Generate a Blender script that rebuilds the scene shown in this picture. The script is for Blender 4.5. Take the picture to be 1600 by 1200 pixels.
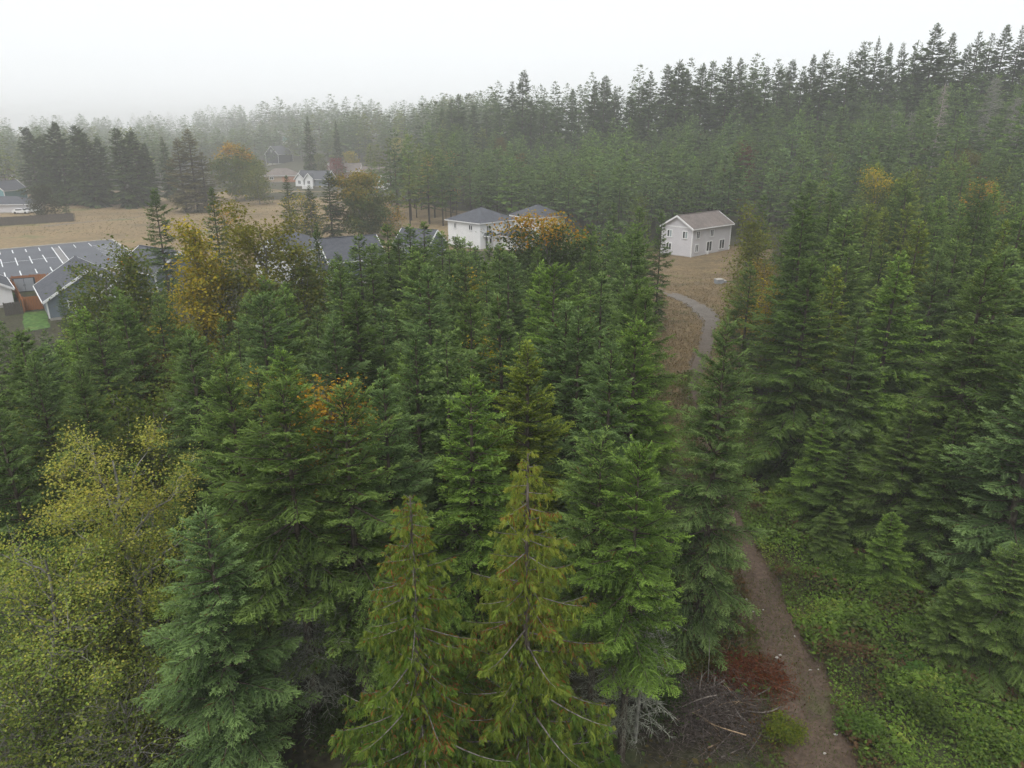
import bpy, math, random
import numpy as np

# ------------------------------------------------------------------ clear
for o in list(bpy.data.objects):
    bpy.data.objects.remove(o, do_unlink=True)
SC = bpy.context.scene
COL = SC.collection
R = math.radians
V3 = np.array

# ------------------------------------------------------------------ camera
CAM_H = 23.0
PITCH = R(19.0)
FPX = 1148.0                      # focal length in photo pixels (1600 wide)
cam = bpy.data.cameras.new('camera')
cam.sensor_width = 36.0
cam.lens = FPX / 1600.0 * 36.0
cam.clip_start = 0.5
cam.clip_end = 6000
camo = bpy.data.objects.new('camera', cam)
COL.objects.link(camo)
camo.location = (0, 0, CAM_H)
camo.rotation_euler = (R(90) - PITCH, 0, 0)
SC.camera = camo

# ------------------------------------------------------------------ world: overcast sky
SUN_EL, SUN_AZ = R(60), R(205)     # azimuth measured from +Y towards +X
w = bpy.data.worlds.new('World')
SC.world = w
w.use_nodes = True
nt = w.node_tree
nt.nodes.clear()
sky = nt.nodes.new('ShaderNodeTexSky')
sky.sky_type = 'NISHITA'
sky.sun_disc = False
sky.sun_elevation = SUN_EL
sky.sun_rotation = SUN_AZ
hs = nt.nodes.new('ShaderNodeHueSaturation')
hs.inputs['Saturation'].default_value = 0.15
mx = nt.nodes.new('ShaderNodeMixRGB')
mx.inputs['Fac'].default_value = 0.86          # cloud cover
mx.inputs['Color2'].default_value = (8.0, 8.25, 8.45, 1)
bg = nt.nodes.new('ShaderNodeBackground')
bg.inputs['Strength'].default_value = 0.10
wo = nt.nodes.new('ShaderNodeOutputWorld')
nt.links.new(sky.outputs['Color'], hs.inputs['Color'])
nt.links.new(hs.outputs['Color'], mx.inputs['Color1'])
nt.links.new(mx.outputs['Color'], bg.inputs['Color'])
nt.links.new(bg.outputs['Background'], wo.inputs['Surface'])

sun = bpy.data.lights.new('sun', 'SUN')
sun.energy = 1.5
sun.angle = R(40)
sun.color = (1.0, 0.97, 0.93)
suno = bpy.data.objects.new('sun', sun)
COL.objects.link(suno)
suno.location = (0, 0, 200)
suno.rotation_euler = (R(90) - SUN_EL, 0, R(180) - SUN_AZ)

# ------------------------------------------------------------------ exposure and renderer
vs = SC.view_settings
vs.view_transform = 'Standard'
vs.look = 'None'
vs.exposure = 0.48
vs.gamma = 1.0
vs.use_curve_mapping = False
cy = SC.cycles
cy.max_bounces = 5
cy.diffuse_bounces = 3
cy.glossy_bounces = 1
cy.transmission_bounces = 3
cy.transparent_max_bounces = 4
cy.volume_bounces = 3
cy.use_adaptive_sampling = True
cy.adaptive_threshold = 0.03
cy.caustics_reflective = False
cy.caustics_refractive = False

HAZE_DENSITY = 0.00066

# ------------------------------------------------------------------ photo geometry
def ray(px, py):
    u = (px - 800) / FPX
    v = (600 - py) / FPX
    return V3([u, math.cos(PITCH) + v * math.sin(PITCH), -math.sin(PITCH) + v * math.cos(PITCH)])

def at(px, py, z=0.0):
    d = ray(px, py)
    t = (z - CAM_H) / d[2]
    return (d[0] * t, d[1] * t)

def at_dist(px, py, Y):
    d = ray(px, py)
    t = Y / d[1]
    return (d[0] * t, Y, CAM_H + d[2] * t)

def proj(x, y, z):
    z = z - CAM_H
    dep = y * math.cos(PITCH) - z * math.sin(PITCH)
    up = y * math.sin(PITCH) + z * math.cos(PITCH)
    return (800 + FPX * x / dep, 600 - FPX * up / dep)

def smooth(t):
    t = np.clip(t, 0, 1)
    return t * t * (3 - 2 * t)

def ground_z(x, y):
    x = np.asarray(x, float); y = np.asarray(y, float)
    g = 21.0 * smooth((0.85 * x + 0.53 * y - 105) / 150)
    far = 7.0 * smooth((y - 900) / 900)                     # low rise behind the village
    und = 0.25 * np.sin(x * 0.11 + 1.3) * np.sin(y * 0.083) * smooth((y - 240) / 60)
    return g * (1 - 0.25 * smooth((y - 500) / 500)) + far + und

# ------------------------------------------------------------------ materials
MATS = {}
def nodemat(name):
    m = bpy.data.materials.new(name)
    m.use_nodes = True
    m.node_tree.nodes.clear()
    MATS[name] = m
    return m, m.node_tree.nodes, m.node_tree.links

def foliage_mat(name, transl=0.3, rough=0.75):
    m, n, l = nodemat(name)
    at_ = n.new('ShaderNodeAttribute'); at_.attribute_name = 'col'
    oi = n.new('ShaderNodeObjectInfo')
    mul = n.new('ShaderNodeMixRGB'); mul.blend_type = 'MULTIPLY'; mul.inputs['Fac'].default_value = 1
    l.new(at_.outputs['Color'], mul.inputs['Color1'])
    l.new(oi.outputs['Color'], mul.inputs['Color2'])
    d = n.new('ShaderNodeBsdfDiffuse')
    t = n.new('ShaderNodeBsdfTranslucent')
    mixs = n.new('ShaderNodeMixShader'); mixs.inputs['Fac'].default_value = transl
    out = n.new('ShaderNodeOutputMaterial')
    l.new(mul.outputs['Color'], d.inputs['Color'])
    l.new(mul.outputs['Color'], t.inputs['Color'])
    l.new(d.outputs['BSDF'], mixs.inputs[1]); l.new(t.outputs['BSDF'], mixs.inputs[2])
    l.new(mixs.outputs['Shader'], out.inputs['Surface'])
    return m

def attr_bark_mat(name):
    m, n, l = nodemat(name)
    at_ = n.new('ShaderNodeAttribute'); at_.attribute_name = 'col'
    tc = n.new('ShaderNodeTexCoord')
    noi = n.new('ShaderNodeTexNoise'); noi.inputs['Scale'].default_value = 9; noi.inputs['Detail'].default_value = 3
    mp = n.new('ShaderNodeMapping'); mp.inputs['Scale'].default_value = (1, 1, .3)
    rmp = n.new('ShaderNodeValToRGB')
    rmp.color_ramp.elements[0].position = .35; rmp.color_ramp.elements[0].color = (.45, .45, .45, 1)
    rmp.color_ramp.elements[1].position = .65; rmp.color_ramp.elements[1].color = (1.3, 1.3, 1.25, 1)
    mul = n.new('ShaderNodeMixRGB'); mul.blend_type = 'MULTIPLY'; mul.inputs['Fac'].default_value = 1
    d = n.new('ShaderNodeBsdfDiffuse'); out = n.new('ShaderNodeOutputMaterial')
    l.new(tc.outputs['Object'], mp.inputs['Vector']); l.new(mp.outputs['Vector'], noi.inputs['Vector'])
    l.new(noi.outputs['Fac'], rmp.inputs['Fac'])
    l.new(at_.outputs['Color'], mul.inputs['Color1']); l.new(rmp.outputs['Color'], mul.inputs['Color2'])
    l.new(mul.outputs['Color'], d.inputs['Color']); l.new(d.outputs['BSDF'], out.inputs['Surface'])
    return m

def noise_mat(name, stops, scale=1.0, detail=5, rough=0.9, stretch=(1, 1, 1), fine=None, bump=0.0, spec=0.2):
    """stops: (pos, rgb) ramp over object-space noise; fine: (scale, amount) second noise multiplied on top"""
    m, n, l = nodemat(name)
    tc = n.new('ShaderNodeTexCoord')
    mp = n.new('ShaderNodeMapping'); mp.inputs['Scale'].default_value = stretch
    noi = n.new('ShaderNodeTexNoise'); noi.inputs['Scale'].default_value = scale
    noi.inputs['Detail'].default_value = detail; noi.inputs['Roughness'].default_value = .62
    rmp = n.new('ShaderNodeValToRGB')
    els = rmp.color_ramp.elements
    while len(els) < len(stops):
        els.new(.5)
    for e, (p, c) in zip(els, stops):
        e.position = p; e.color = (*c, 1)
    b = n.new('ShaderNodeBsdfPrincipled')
    b.inputs['Roughness'].default_value = rough
    b.inputs['Specular IOR Level'].default_value = spec
    out = n.new('ShaderNodeOutputMaterial')
    l.new(tc.outputs['Object'], mp.inputs['Vector']); l.new(mp.outputs['Vector'], noi.inputs['Vector'])
    l.new(noi.outputs['Fac'], rmp.inputs['Fac'])
    colour = rmp.outputs['Color']
    if fine:
        n2 = n.new('ShaderNodeTexNoise'); n2.inputs['Scale'].default_value = fine[0]; n2.inputs['Detail'].default_value = 4
        l.new(mp.outputs['Vector'], n2.inputs['Vector'])
        mr = n.new('ShaderNodeMapRange')
        mr.inputs['From Min'].default_value = .3; mr.inputs['From Max'].default_value = .7
        mr.inputs['To Min'].default_value = 1 - fine[1]; mr.inputs['To Max'].default_value = 1 + fine[1]
        l.new(n2.outputs['Fac'], mr.inputs['Value'])
        mm = n.new('ShaderNodeVectorMath'); mm.operation = 'SCALE'
        l.new(colour, mm.inputs[0]); l.new(mr.outputs['Result'], mm.inputs['Scale'])
        colour = mm.outputs['Vector']
        if bump:
            bp = n.new('ShaderNodeBump'); bp.inputs['Strength'].default_value = bump; bp.inputs['Distance'].default_value = .1
            l.new(n2.outputs['Fac'], bp.inputs['Height']); l.new(bp.outputs['Normal'], b.inputs['Normal'])
    l.new(colour, b.inputs['Base Color'])
    l.new(b.outputs['BSDF'], out.inputs['Surface'])
    return m

def plain(name, c, rough=.6, var=.12, scale=1.5, spec=.3):
    return noise_mat(name, [(.3, tuple(x * (1 - var) for x in c)), (.7, tuple(x * (1 + var) for x in c))], scale=scale, rough=rough, spec=spec)

M_NEEDLE = foliage_mat('needles', .30)
M_LEAF = foliage_mat('leaves', .38)
M_BARK = attr_bark_mat('bark')
M_FLOOR = noise_mat('forest_floor', [(.3, (.030, .030, .016)), (.5, (.050, .046, .026)), (.7, (.055, .070, .026))], scale=.25, fine=(3.0, .45), bump=.6)
M_DRY = noise_mat('dry_grass_ground', [(.25, (.12, .095, .055)), (.42, (.19, .14, .075)), (.58, (.235, .17, .09)), (.68, (.13, .135, .055))],
                  scale=.05, detail=10, fine=(.9, .3), bump=.6, stretch=(1, 1.5, 1))
M_TRACK = noise_mat('dirt_track', [(.30, (.062, .043, .030)), (.46, (.105, .074, .054)), (.56, (.085, .06, .044)), (.70, (.085, .085, .038))], scale=.5, detail=8, fine=(7, .3), bump=.5)
def mix_by_y(name, a, b, y0, y1):
    # one surface whose covering changes from material a to b along world Y
    m, n, l = nodemat(name)
    def take(src):
        mp = {}
        for q in src.node_tree.nodes:
            if q.type == 'OUTPUT_MATERIAL': continue
            c = n.new(q.bl_idname); mp[q] = c
            for i_, inp in enumerate(q.inputs):
                if hasattr(inp, 'default_value'):
                    try: c.inputs[i_].default_value = inp.default_value
                    except Exception: pass
            if q.type == 'VALTORGB':
                els = c.color_ramp.elements
                while len(els) < len(q.color_ramp.elements): els.new(.5)
                for e1, e2 in zip(els, q.color_ramp.elements): e1.position = e2.position; e1.color = e2.color
            if q.type == 'VECT_MATH': c.operation = q.operation
        for lk in src.node_tree.links:
            if lk.to_node in mp: l.new(mp[lk.from_node].outputs[[o.identifier for o in lk.from_node.outputs].index(lk.from_socket.identifier)], mp[lk.to_node].inputs[[o.identifier for o in lk.to_node.inputs].index(lk.to_socket.identifier)])
        return [v for k, v in mp.items() if k.type == 'BSDF_PRINCIPLED'][0]
    A, B = take(a), take(b)
    tc = n.new('ShaderNodeTexCoord'); sx = n.new('ShaderNodeSeparateXYZ'); mr = n.new('ShaderNodeMapRange'); ms = n.new('ShaderNodeMixShader'); out = n.new('ShaderNodeOutputMaterial')
    mr.inputs['From Min'].default_value = y0; mr.inputs['From Max'].default_value = y1
    l.new(tc.outputs['Object'], sx.inputs[0]); l.new(sx.outputs['Y'], mr.inputs['Value']); l.new(mr.outputs['Result'], ms.inputs['Fac'])
    l.new(A.outputs[0], ms.inputs[1]); l.new(B.outputs[0], ms.inputs[2]); l.new(ms.outputs[0], out.inputs['Surface'])
    return m
M_GRAVEL = noise_mat('gravel_track', [(.3, (.12, .105, .09)), (.7, (.19, .17, .15))], scale=.6, detail=8, fine=(6, .25), bump=.4)
M_TRACKALL = mix_by_y('track_surface', M_TRACK, M_GRAVEL, 62, 98)
M_MEADOW = noise_mat('meadow_ground', [(.25, (.075, .06, .032)), (.42, (.13, .095, .05)), (.6, (.175, .125, .065)), (.70, (.095, .11, .04))], scale=.16, detail=10, fine=(1.6, .45), bump=.7, stretch=(1, 2.2, 1))
M_LAWN = noise_mat('lawn_grass', [(.3, (.055, .10, .025)), (.5, (.07, .14, .03)), (.7, (.10, .14, .04))], scale=.6, fine=(2, .4))
M_ASPHALT = noise_mat('asphalt', [(.3, (.082, .087, .10)), (.7, (.118, .124, .14))], scale=.08, detail=7, fine=(3, .1), rough=.75)
M_CONC = plain('concrete', (.38, .36, .33), .85, .15)
M_BAND = plain('worn_asphalt_band', (.20, .195, .195), .85, .12)
M_PAINT = plain('road_paint', (.72, .73, .74), .7, .1, 2)
M_SHINGLE = noise_mat('dark_shingles', [(.3, (.062, .066, .078)), (.7, (.095, .10, .115))], scale=1.2, fine=(6, .2), rough=.85, stretch=(1, 1, 2))
M_SHINGLE_BROWN = noise_mat('brown_shingles', [(.3, (.13, .11, .10)), (.7, (.20, .17, .155))], scale=.7, fine=(6, .2), rough=.85)
M_SIDING_GREY = plain('grey_siding', (.55, .535, .555), .7, .05, .7)
M_SIDING_WHITE = plain('white_siding', (.76, .76, .76), .7, .05, .7)
M_SIDING_BLUE = plain('blue_grey_siding', (.16, .19, .22), .7, .06, .7)
M_SIDING_DARK = plain('dark_siding', (.045, .05, .06), .7, .08, .7)
M_SIDING_TAN = plain('tan_siding', (.38, .28, .2), .7, .08, .7)
M_SIDING_PINK = plain('salmon_siding', (.42, .2, .12), .7, .08, .7)
M_SIDING_TEAL = plain('teal_siding', (.13, .27, .29), .7, .06, .7)
M_TRIM = plain('white_trim', (.74, .74, .74), .6, .03, 1)
M_GLASS = plain('window_glass', (.028, .032, .036), .12, .3, .6, .5)
M_GLASS_PALE = plain('pale_window_glass', (.30, .36, .37), .2, .1, .6, .5)
M_WOOD = noise_mat('cedar_fence_wood', [(.3, (.22, .085, .03)), (.7, (.36, .15, .06))], scale=1.5, stretch=(3, 3, .4), rough=.8)
M_WOOD_GREY = noise_mat('weathered_fence_wood', [(.3, (.07, .062, .056)), (.7, (.13, .115, .10))], scale=1.5, stretch=(3, 3, .4), rough=.85)
M_DOOR_GREY = plain('painted_metal_door', (.30, .32, .35), .5, .06)
M_CARWHITE = plain('white_car_paint', (.72, .72, .72), .3, .03, 1, .5)
M_TYRE = plain('tyre_rubber', (.02, .02, .02), .8, .2)
M_STICK = attr_bark_mat('dead_wood')

# ------------------------------------------------------------------ object helpers
def link(o, parent=None):
    COL.objects.link(o)
    if parent is not None:
        o.parent = parent
    return o

def tag(o, label=None, cat=None, group=None, kind=None):
    if label: o['label'] = label
    if cat: o['category'] = cat
    if group: o['group'] = group
    if kind: o['kind'] = kind
    return o

def empty(name, loc, rz=0.0, s=(1, 1, 1)):
    o = bpy.data.objects.new(name, None)
    COL.objects.link(o)
    o.location = loc
    o.rotation_euler = (0, 0, rz)
    o.scale = s
    o.empty_display_size = .5
    return o

def quad_mesh(name, V, Q, col=None, mat=None, smooth_=False):
    V = np.asarray(V, np.float32).reshape(-1, 3); Q = np.asarray(Q, np.int32).reshape(-1, 4)
    me = bpy.data.meshes.new(name)
    me.vertices.add(len(V)); me.vertices.foreach_set('co', V.ravel())
    me.loops.add(Q.size); me.loops.foreach_set('vertex_index', Q.ravel())
    me.polygons.add(len(Q))
    me.polygons.foreach_set('loop_start', np.arange(0, Q.size, 4, dtype=np.int32))
    me.polygons.foreach_set('use_smooth', np.full(len(Q), smooth_, dtype=bool))
    if col is not None:
        a = me.attributes.new('col', 'FLOAT_COLOR', 'FACE')
        c = np.ones((len(Q), 4), np.float32); c[:, :3] = col
        a.data.foreach_set('color', c.ravel())
    me.update(calc_edges=True)
    me.validate()
    if mat: me.materials.append(mat)
    return me

class MB:
    """collects boxes / polygons for one mesh"""
    def __init__(s): s.v = []; s.f = []
    def box(s, x0, x1, y0, y1, z0, z1):
        n = len(s.v)
        s.v += [(x0, y0, z0), (x1, y0, z0), (x1, y1, z0), (x0, y1, z0), (x0, y0, z1), (x1, y0, z1), (x1, y1, z1), (x0, y1, z1)]
        s.f += [tuple(n + i for i in q) for q in ((0, 3, 2, 1), (4, 5, 6, 7), (0, 1, 5, 4), (1, 2, 6, 5), (2, 3, 7, 6), (3, 0, 4, 7))]
        return s
    def poly(s, pts):
        n = len(s.v); s.v += [tuple(p) for p in pts]; s.f.append(tuple(range(n, n + len(pts)))); return s
    def slab(s, pts, th):
        """closed slab: top polygon pts, thickness th downwards"""
        n = len(s.v); k = len(pts)
        s.v += [tuple(p) for p in pts] + [(p[0], p[1], p[2] - th) for p in pts]
        s.f.append(tuple(range(n, n + k))); s.f.append(tuple(range(n + 2 * k - 1, n + k - 1, -1)))
        for i in range(k):
            j = (i + 1) % k
            s.f.append((n + i, n + k + i, n + k + j, n + j))
        return s
    def cyl(s, c, ax, r, h, k=10):
        n = len(s.v)
        for e in (-h / 2, h / 2):
            for i in range(k):
                a = 2 * math.pi * i / k
                p = [c[0], c[1], c[2]]
                o = [q for q in range(3) if q != ax]
                p[ax] += e; p[o[0]] += r * math.cos(a); p[o[1]] += r * math.sin(a)
                s.v.append(tuple(p))
        for i in range(k):
            j = (i + 1) % k
            s.f.append((n + i, n + j, n + k + j, n + k + i))
        s.f.append(tuple(range(n + k - 1, n - 1, -1))); s.f.append(tuple(range(n + k, n + 2 * k)))
        return s
    def build(s, name, mat, parent=None):
        me = bpy.data.meshes.new(name)
        me.from_pydata(s.v, [], s.f); me.update(); me.materials.append(mat)
        return link(bpy.data.objects.new(name, me), parent)

# ================================================================== GROUND
def grid_sheet(name, xs, ys, mat):
    X, Y = np.meshgrid(xs, ys)
    Z = ground_z(X, Y)
    V = np.stack([X, Y, Z], -1).reshape(-1, 3)
    nx = len(xs); ny = len(ys)
    i = (np.arange(ny - 1)[:, None] * nx + np.arange(nx - 1)[None, :]).ravel()
    Q = np.stack([i, i + 1, i + nx + 1, i + nx], -1)
    o = link(bpy.data.objects.new(name, quad_mesh(name, V, Q, None, mat, True)))
    return o

def spaced(lo, hi, near, n):
    t = np.linspace(-1, 1, n)
    return np.sign(t) * (np.abs(t) ** 2.2)
xs = np.concatenate([-np.geomspace(2600, 3, 74), [0], np.geomspace(3, 2600, 74)])
ys = np.concatenate([np.linspace(-250, 0, 8)[:-1], np.linspace(0, 300, 90), np.geomspace(305, 2600, 64)])
tag(grid_sheet('ground', xs, ys, M_FLOOR), kind='structure')

def patch(name, poly, mat, dz, step=4.0, ragged=0.0, seed=1):
    """a flat-lying sheet with ragged outline following the ground"""
    rng = random.Random(seed)
    pts = []
    for i in range(len(poly)):
        a = poly[i]; b = poly[(i + 1) % len(poly)]
        L = math.hypot(b[0] - a[0], b[1] - a[1]); k = max(1, int(L / step))
        for j in range(k):
            t = j / k
            nx, ny = (b[1] - a[1]) / L, -(b[0] - a[0]) / L
            r = rng.uniform(-ragged, ragged)
            pts.append((a[0] + (b[0] - a[0]) * t + nx * r, a[1] + (b[1] - a[1]) * t + ny * r))
    mb = MB()
    mb.poly([(x, y, float(ground_z(x, y)) + dz) for x, y in pts])
    return mb.build(name, mat)

# open dry field on the left, meadow round the grey house
def P(*pp): return [at(*p) for p in pp]
tag(patch('dry_field', [(-260, 120), (-100, 112), (-66, 112), (-50, 128), (-20, 150), (14, 150), (14, 175), (-8, 215), (-60, 300), (-110, 318), (-200, 300), (-300, 255)],
          M_DRY, .03, 6, 1.5, 3), kind='structure')
tag(patch('dry_meadow', [(11.5, 49), (17.0, 49), (21, 62), (25.5, 80), (34, 96), (45, 128), (52, 147), (40, 158), (24, 150), (14, 140), (16, 112), (19.0, 100), (13.5, 76)],
          M_MEADOW, .02, 2.0, .5, 4), kind='structure')
tag(patch('house_lawn', [(27.5, 143), (33.6, 136.8), (37.5, 140.5), (33.9, 139.0), (29, 144.5)], M_LAWN, .05, 1.0, .25, 5), kind='structure')

# track: centre line with half width
TRACK = [(11.3, 14, 2.0), (12.0, 21.8, 1.95), (12.7, 27, 1.75), (13.3, 32.2, 1.5), (14.0, 40, 1.1), (14.8, 51.7, .85), (17.4, 66.8, .7), (22.0, 80, .75), (25.6, 91, .95),
         (25.8, 101, 1.1), (22.8, 109.5, 1.3), (17.0, 115, 1.6), (9, 119, 1.7)]
def track_at(y):
    ys_ = [t[1] for t in TRACK]
    return np.interp(y, ys_, [t[0] for t in TRACK]), np.interp(y, ys_, [t[2] for t in TRACK])
def strip(name, pts, mat, dz, seed, ragged=.18, across=5):
    rng = np.random.default_rng(seed)
    # resample
    P_ = np.array(pts, float)
    d = np.concatenate([[0], np.cumsum(np.hypot(*np.diff(P_[:, :2], axis=0).T))])
    s = np.arange(0, d[-1], .5)
    def sm(a):
        return np.convolve(np.pad(a, 6, mode='edge'), np.ones(13) / 13, mode='valid')
    x, y, h = (sm(np.interp(s, d, P_[:, k])) for k in range(3))
    tx, ty = np.gradient(x), np.gradient(y); n = np.hypot(tx, ty); tx /= n; ty /= n
    t = np.linspace(-1, 1, across)
    el = sm(rng.normal(0, ragged * 2, len(s))) + rng.normal(0, ragged * .3, len(s)); er = sm(rng.normal(0, ragged * 2, len(s))) + rng.normal(0, ragged * .3, len(s))
    V = []
    for j, tt in enumerate(t):
        off = tt * h + (el if tt == -1 else er if tt == 1 else 0)
        X = x + ty * off; Y = y - tx * off
        V.append(np.stack([X, Y, ground_z(X, Y) + dz - .035 * (abs(abs(tt) - .5) < .1)], -1))
    V = np.stack(V, 1)
    m = across
    i = (np.arange(len(s) - 1)[:, None] * m + np.arange(m - 1)[None, :]).ravel()
    Q = np.stack([i, i + 1, i + m + 1, i + m], -1)
    return link(bpy.data.objects.new(name, quad_mesh(name, V.reshape(-1, 3), Q, None, mat, True)))
tag(strip('dirt_track', TRACK, M_TRACKALL, .075, 7, ragged=.42), kind='structure')
tag(strip('lawn_path', [at(150, 345) + (1.3,), at(60, 355) + (1.3,), at(260, 335) + (1.2,)][::-1], M_GRAVEL, .05, 9), kind='structure')

# ================================================================== CAR PARK
E0 = V3(at(0, 391)); D0 = V3(at(175, 375)); C0 = V3(at(213, 400)); A0 = V3(at(0, 440)); B0 = V3(at(71, 432))
axis_u = (D0 - E0) / np.linalg.norm(D0 - E0)
El = E0 - axis_u * 45; Al = A0 - axis_u * 45
Br = A0 + axis_u * 33
lot = MB().slab([(*Al, .10), (*Br, .10), (*C0, .10), (*D0, .10), (*El, .10)], .14).build('parking_lot', M_ASPHALT)
tag(lot, kind='structure')
def strip_on_lot(name, a, b, wd, mat, z0, z1, parent):
    a = V3(a); b = V3(b); d = (b - a) / np.linalg.norm(b - a); n = V3([-d[1], d[0]]) * wd / 2
    return MB().slab([(*(a - n), z1), (*(b - n), z1), (*(b + n), z1), (*(a + n), z1)], z1 - z0).build(name, mat, parent)
for a, b in ((El, D0), (D0, C0)):
    strip_on_lot('kerb', a, b, .45, M_CONC, -.03, .24, lot)
strip_on_lot('kerb', Al, Br, .3, M_CONC, -.03, .2, lot)
def zp(x, y): return at(x / 7.27, 370 + y / 7.27, .1)
STR = [((135, 150), (150, 187)), ((287, 140), (302, 172)), ((437, 125), (456, 158)), ((585, 117), (752, 350)), ((665, 108), (828, 318)),
       ((835, 90), (862, 122)), ((1005, 73), (1042, 107)), ((5, 255), (32, 343)), ((170, 237), (204, 325)), ((330, 220), (370, 303)), ((482, 205), (535, 288)),
       ((48, 405), (64, 457)), ((222, 385), (242, 437)), ((398, 365), (424, 414)), ((568, 343), (597, 391)), ((0, 300), (655, 228)), ((-140, 270), (-112, 362)), ((-120, 420), (-105, 475)), ((-10, 165), (5, 200))]
for a, b in STR:
    strip_on_lot('parking_stripe', zp(*a), zp(*b), .17, M_PAINT, .101, .106, lot)
for i in range(11):
    t = i / 10
    a = (1055 + 190 * t, 100 + 160 * t); b = (1310 + 160 * t, 78 + 145 * t)
    strip_on_lot('parking_stripe', zp(*a), zp(*b), .14, M_PAINT, .101, .106, lot)
walk = [zp(600, 128), zp(660, 122), zp(815, 320), zp(762, 350)]
MB().slab([(p[0], p[1], .104) for p in walk], .006).build('walkway_band', M_BAND, lot)

# ================================================================== HOUSES
def window(root, x, y, z, w_, h, face, mat=M_GLASS, mull=1, pale=None):
    """window centred at x (along the wall) on a wall; face: 'f' (-Y wall), 'b', 'l' (-X wall), 'r'"""
    t = .10
    def P_(a, b, zz):   # a along, b outward
        return {'f': (x + a, y - b, z + zz), 'b': (x - a, y + b, z + zz), 'l': (x - b, y - a, z + zz), 'r': (x + b, y + a, z + zz)}[face]
    def bx(m, a0, a1, b0, b1, z0, z1):
        p = P_(a0, b0, z0); q = P_(a1, b1, z1)
        m.box(min(p[0], q[0]), max(p[0], q[0]), min(p[1], q[1]), max(p[1], q[1]), z + z0, z + z1)
    m = MB()
    fw = .16
    bx(m, -w_ / 2, -w_ / 2 + fw, -.02, t, -h / 2, h / 2); bx(m, w_ / 2 - fw, w_ / 2, -.02, t, -h / 2, h / 2)
    bx(m, -w_ / 2 + fw, w_ / 2 - fw, -.02, t, h / 2 - fw, h / 2); bx(m, -w_ / 2 + fw, w_ / 2 - fw, -.02, t + .04, -h / 2, -h / 2 + fw)
    for k in range(mull):
        a = -w_ / 2 + w_ * (k + 1) / (mull + 1)
        bx(m, a - .06, a + .06, -.02, t - .02, -h / 2 + fw, h / 2 - fw)
    f = m.build('window', M_TRIM, root)
    step = (w_ - 2 * fw) / (mull + 1)
    for k in range(mull + 1):
        g = MB()
        bx(g, -w_ / 2 + fw + step * k + .004, -w_ / 2 + fw + step * (k + 1) - .004, -.015, .03, -h / 2 + fw + .003, h / 2 - fw - .003)
        g.build('pane', pale if (pale and k == mull) else mat, f)
    return f

def gable_house(name, loc, rz, L, D, eave, ridge, wall, roof, label, over=.45, z0=.35, trim=True, belt=False):
    """ridge along local X; -Y is the front"""
    r = empty(name, (loc[0], loc[1], float(ground_z(loc[0], loc[1]))), rz)
    tag(r, label, 'house')
    hx, hy = L / 2, D / 2
    m = MB()
    n = 0
    m.v = [(-hx, -hy, z0), (hx, -hy, z0), (hx, hy, z0), (-hx, hy, z0), (-hx, -hy, eave), (hx, -hy, eave), (hx, hy, eave), (-hx, hy, eave), (-hx, 0, ridge), (hx, 0, ridge)]
    m.f = [(0, 1, 5, 4), (2, 3, 7, 6), (1, 2, 6, 9, 5), (3, 0, 4, 8, 7)]
    m.build('wall', wall, r)
    MB().box(-hx + .04, hx - .04, -hy + .04, hy - .04, -1.2, z0 + .02).build('foundation', M_CONC, r)
    sl = (ridge - eave) / hy
    ro = MB()
    ox = hx + over; oy = hy + over; ze = eave - sl * over + .12; zr = ridge + .12
    ro.slab([(-ox, -oy, ze), (ox, -oy, ze), (ox, 0, zr), (-ox, 0, zr)], .16)
    ro.slab([(-ox, 0, zr), (ox, 0, zr), (ox, oy, ze), (-ox, oy, ze)], .16)
    rf = ro.build('roof', roof, r)
    MB().box(-ox, ox, -.14, .14, zr - .03, zr + .05).build('ridge_cap', roof, rf)
    if trim:
        for s in (-1, 1):
            b = MB()
            for e in (-1, 1):
                b.slab([(s * (ox + .04), e * oy, ze + .05), (s * (ox - .06), e * oy, ze + .05), (s * (ox - .06), 0, zr + .05), (s * (ox + .04), 0, zr + .05)], .34)
            b.build('barge_board', M_TRIM, r)
        for e in (-1, 1):
            MB().box(-ox + .08, ox - .08, e * oy - .05 + e * .06, e * oy + .05 + e * .06, ze - .17, ze - .01).build('gutter', M_TRIM, r)
            for s in (-1, 1):
                MB().box(s * hx - .09 + s * .03, s * hx + .09 + s * .03, e * hy - .09 + e * .03, e * hy + .09 + e * .03, z0 - .02, eave - .03).build('corner_board', M_TRIM, r)
    if belt:
        MB().box(-hx - .06, -hx + .02, -hy, hy, eave - .12, eave + .12).build('belt_board', M_TRIM, r)
    return r

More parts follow.
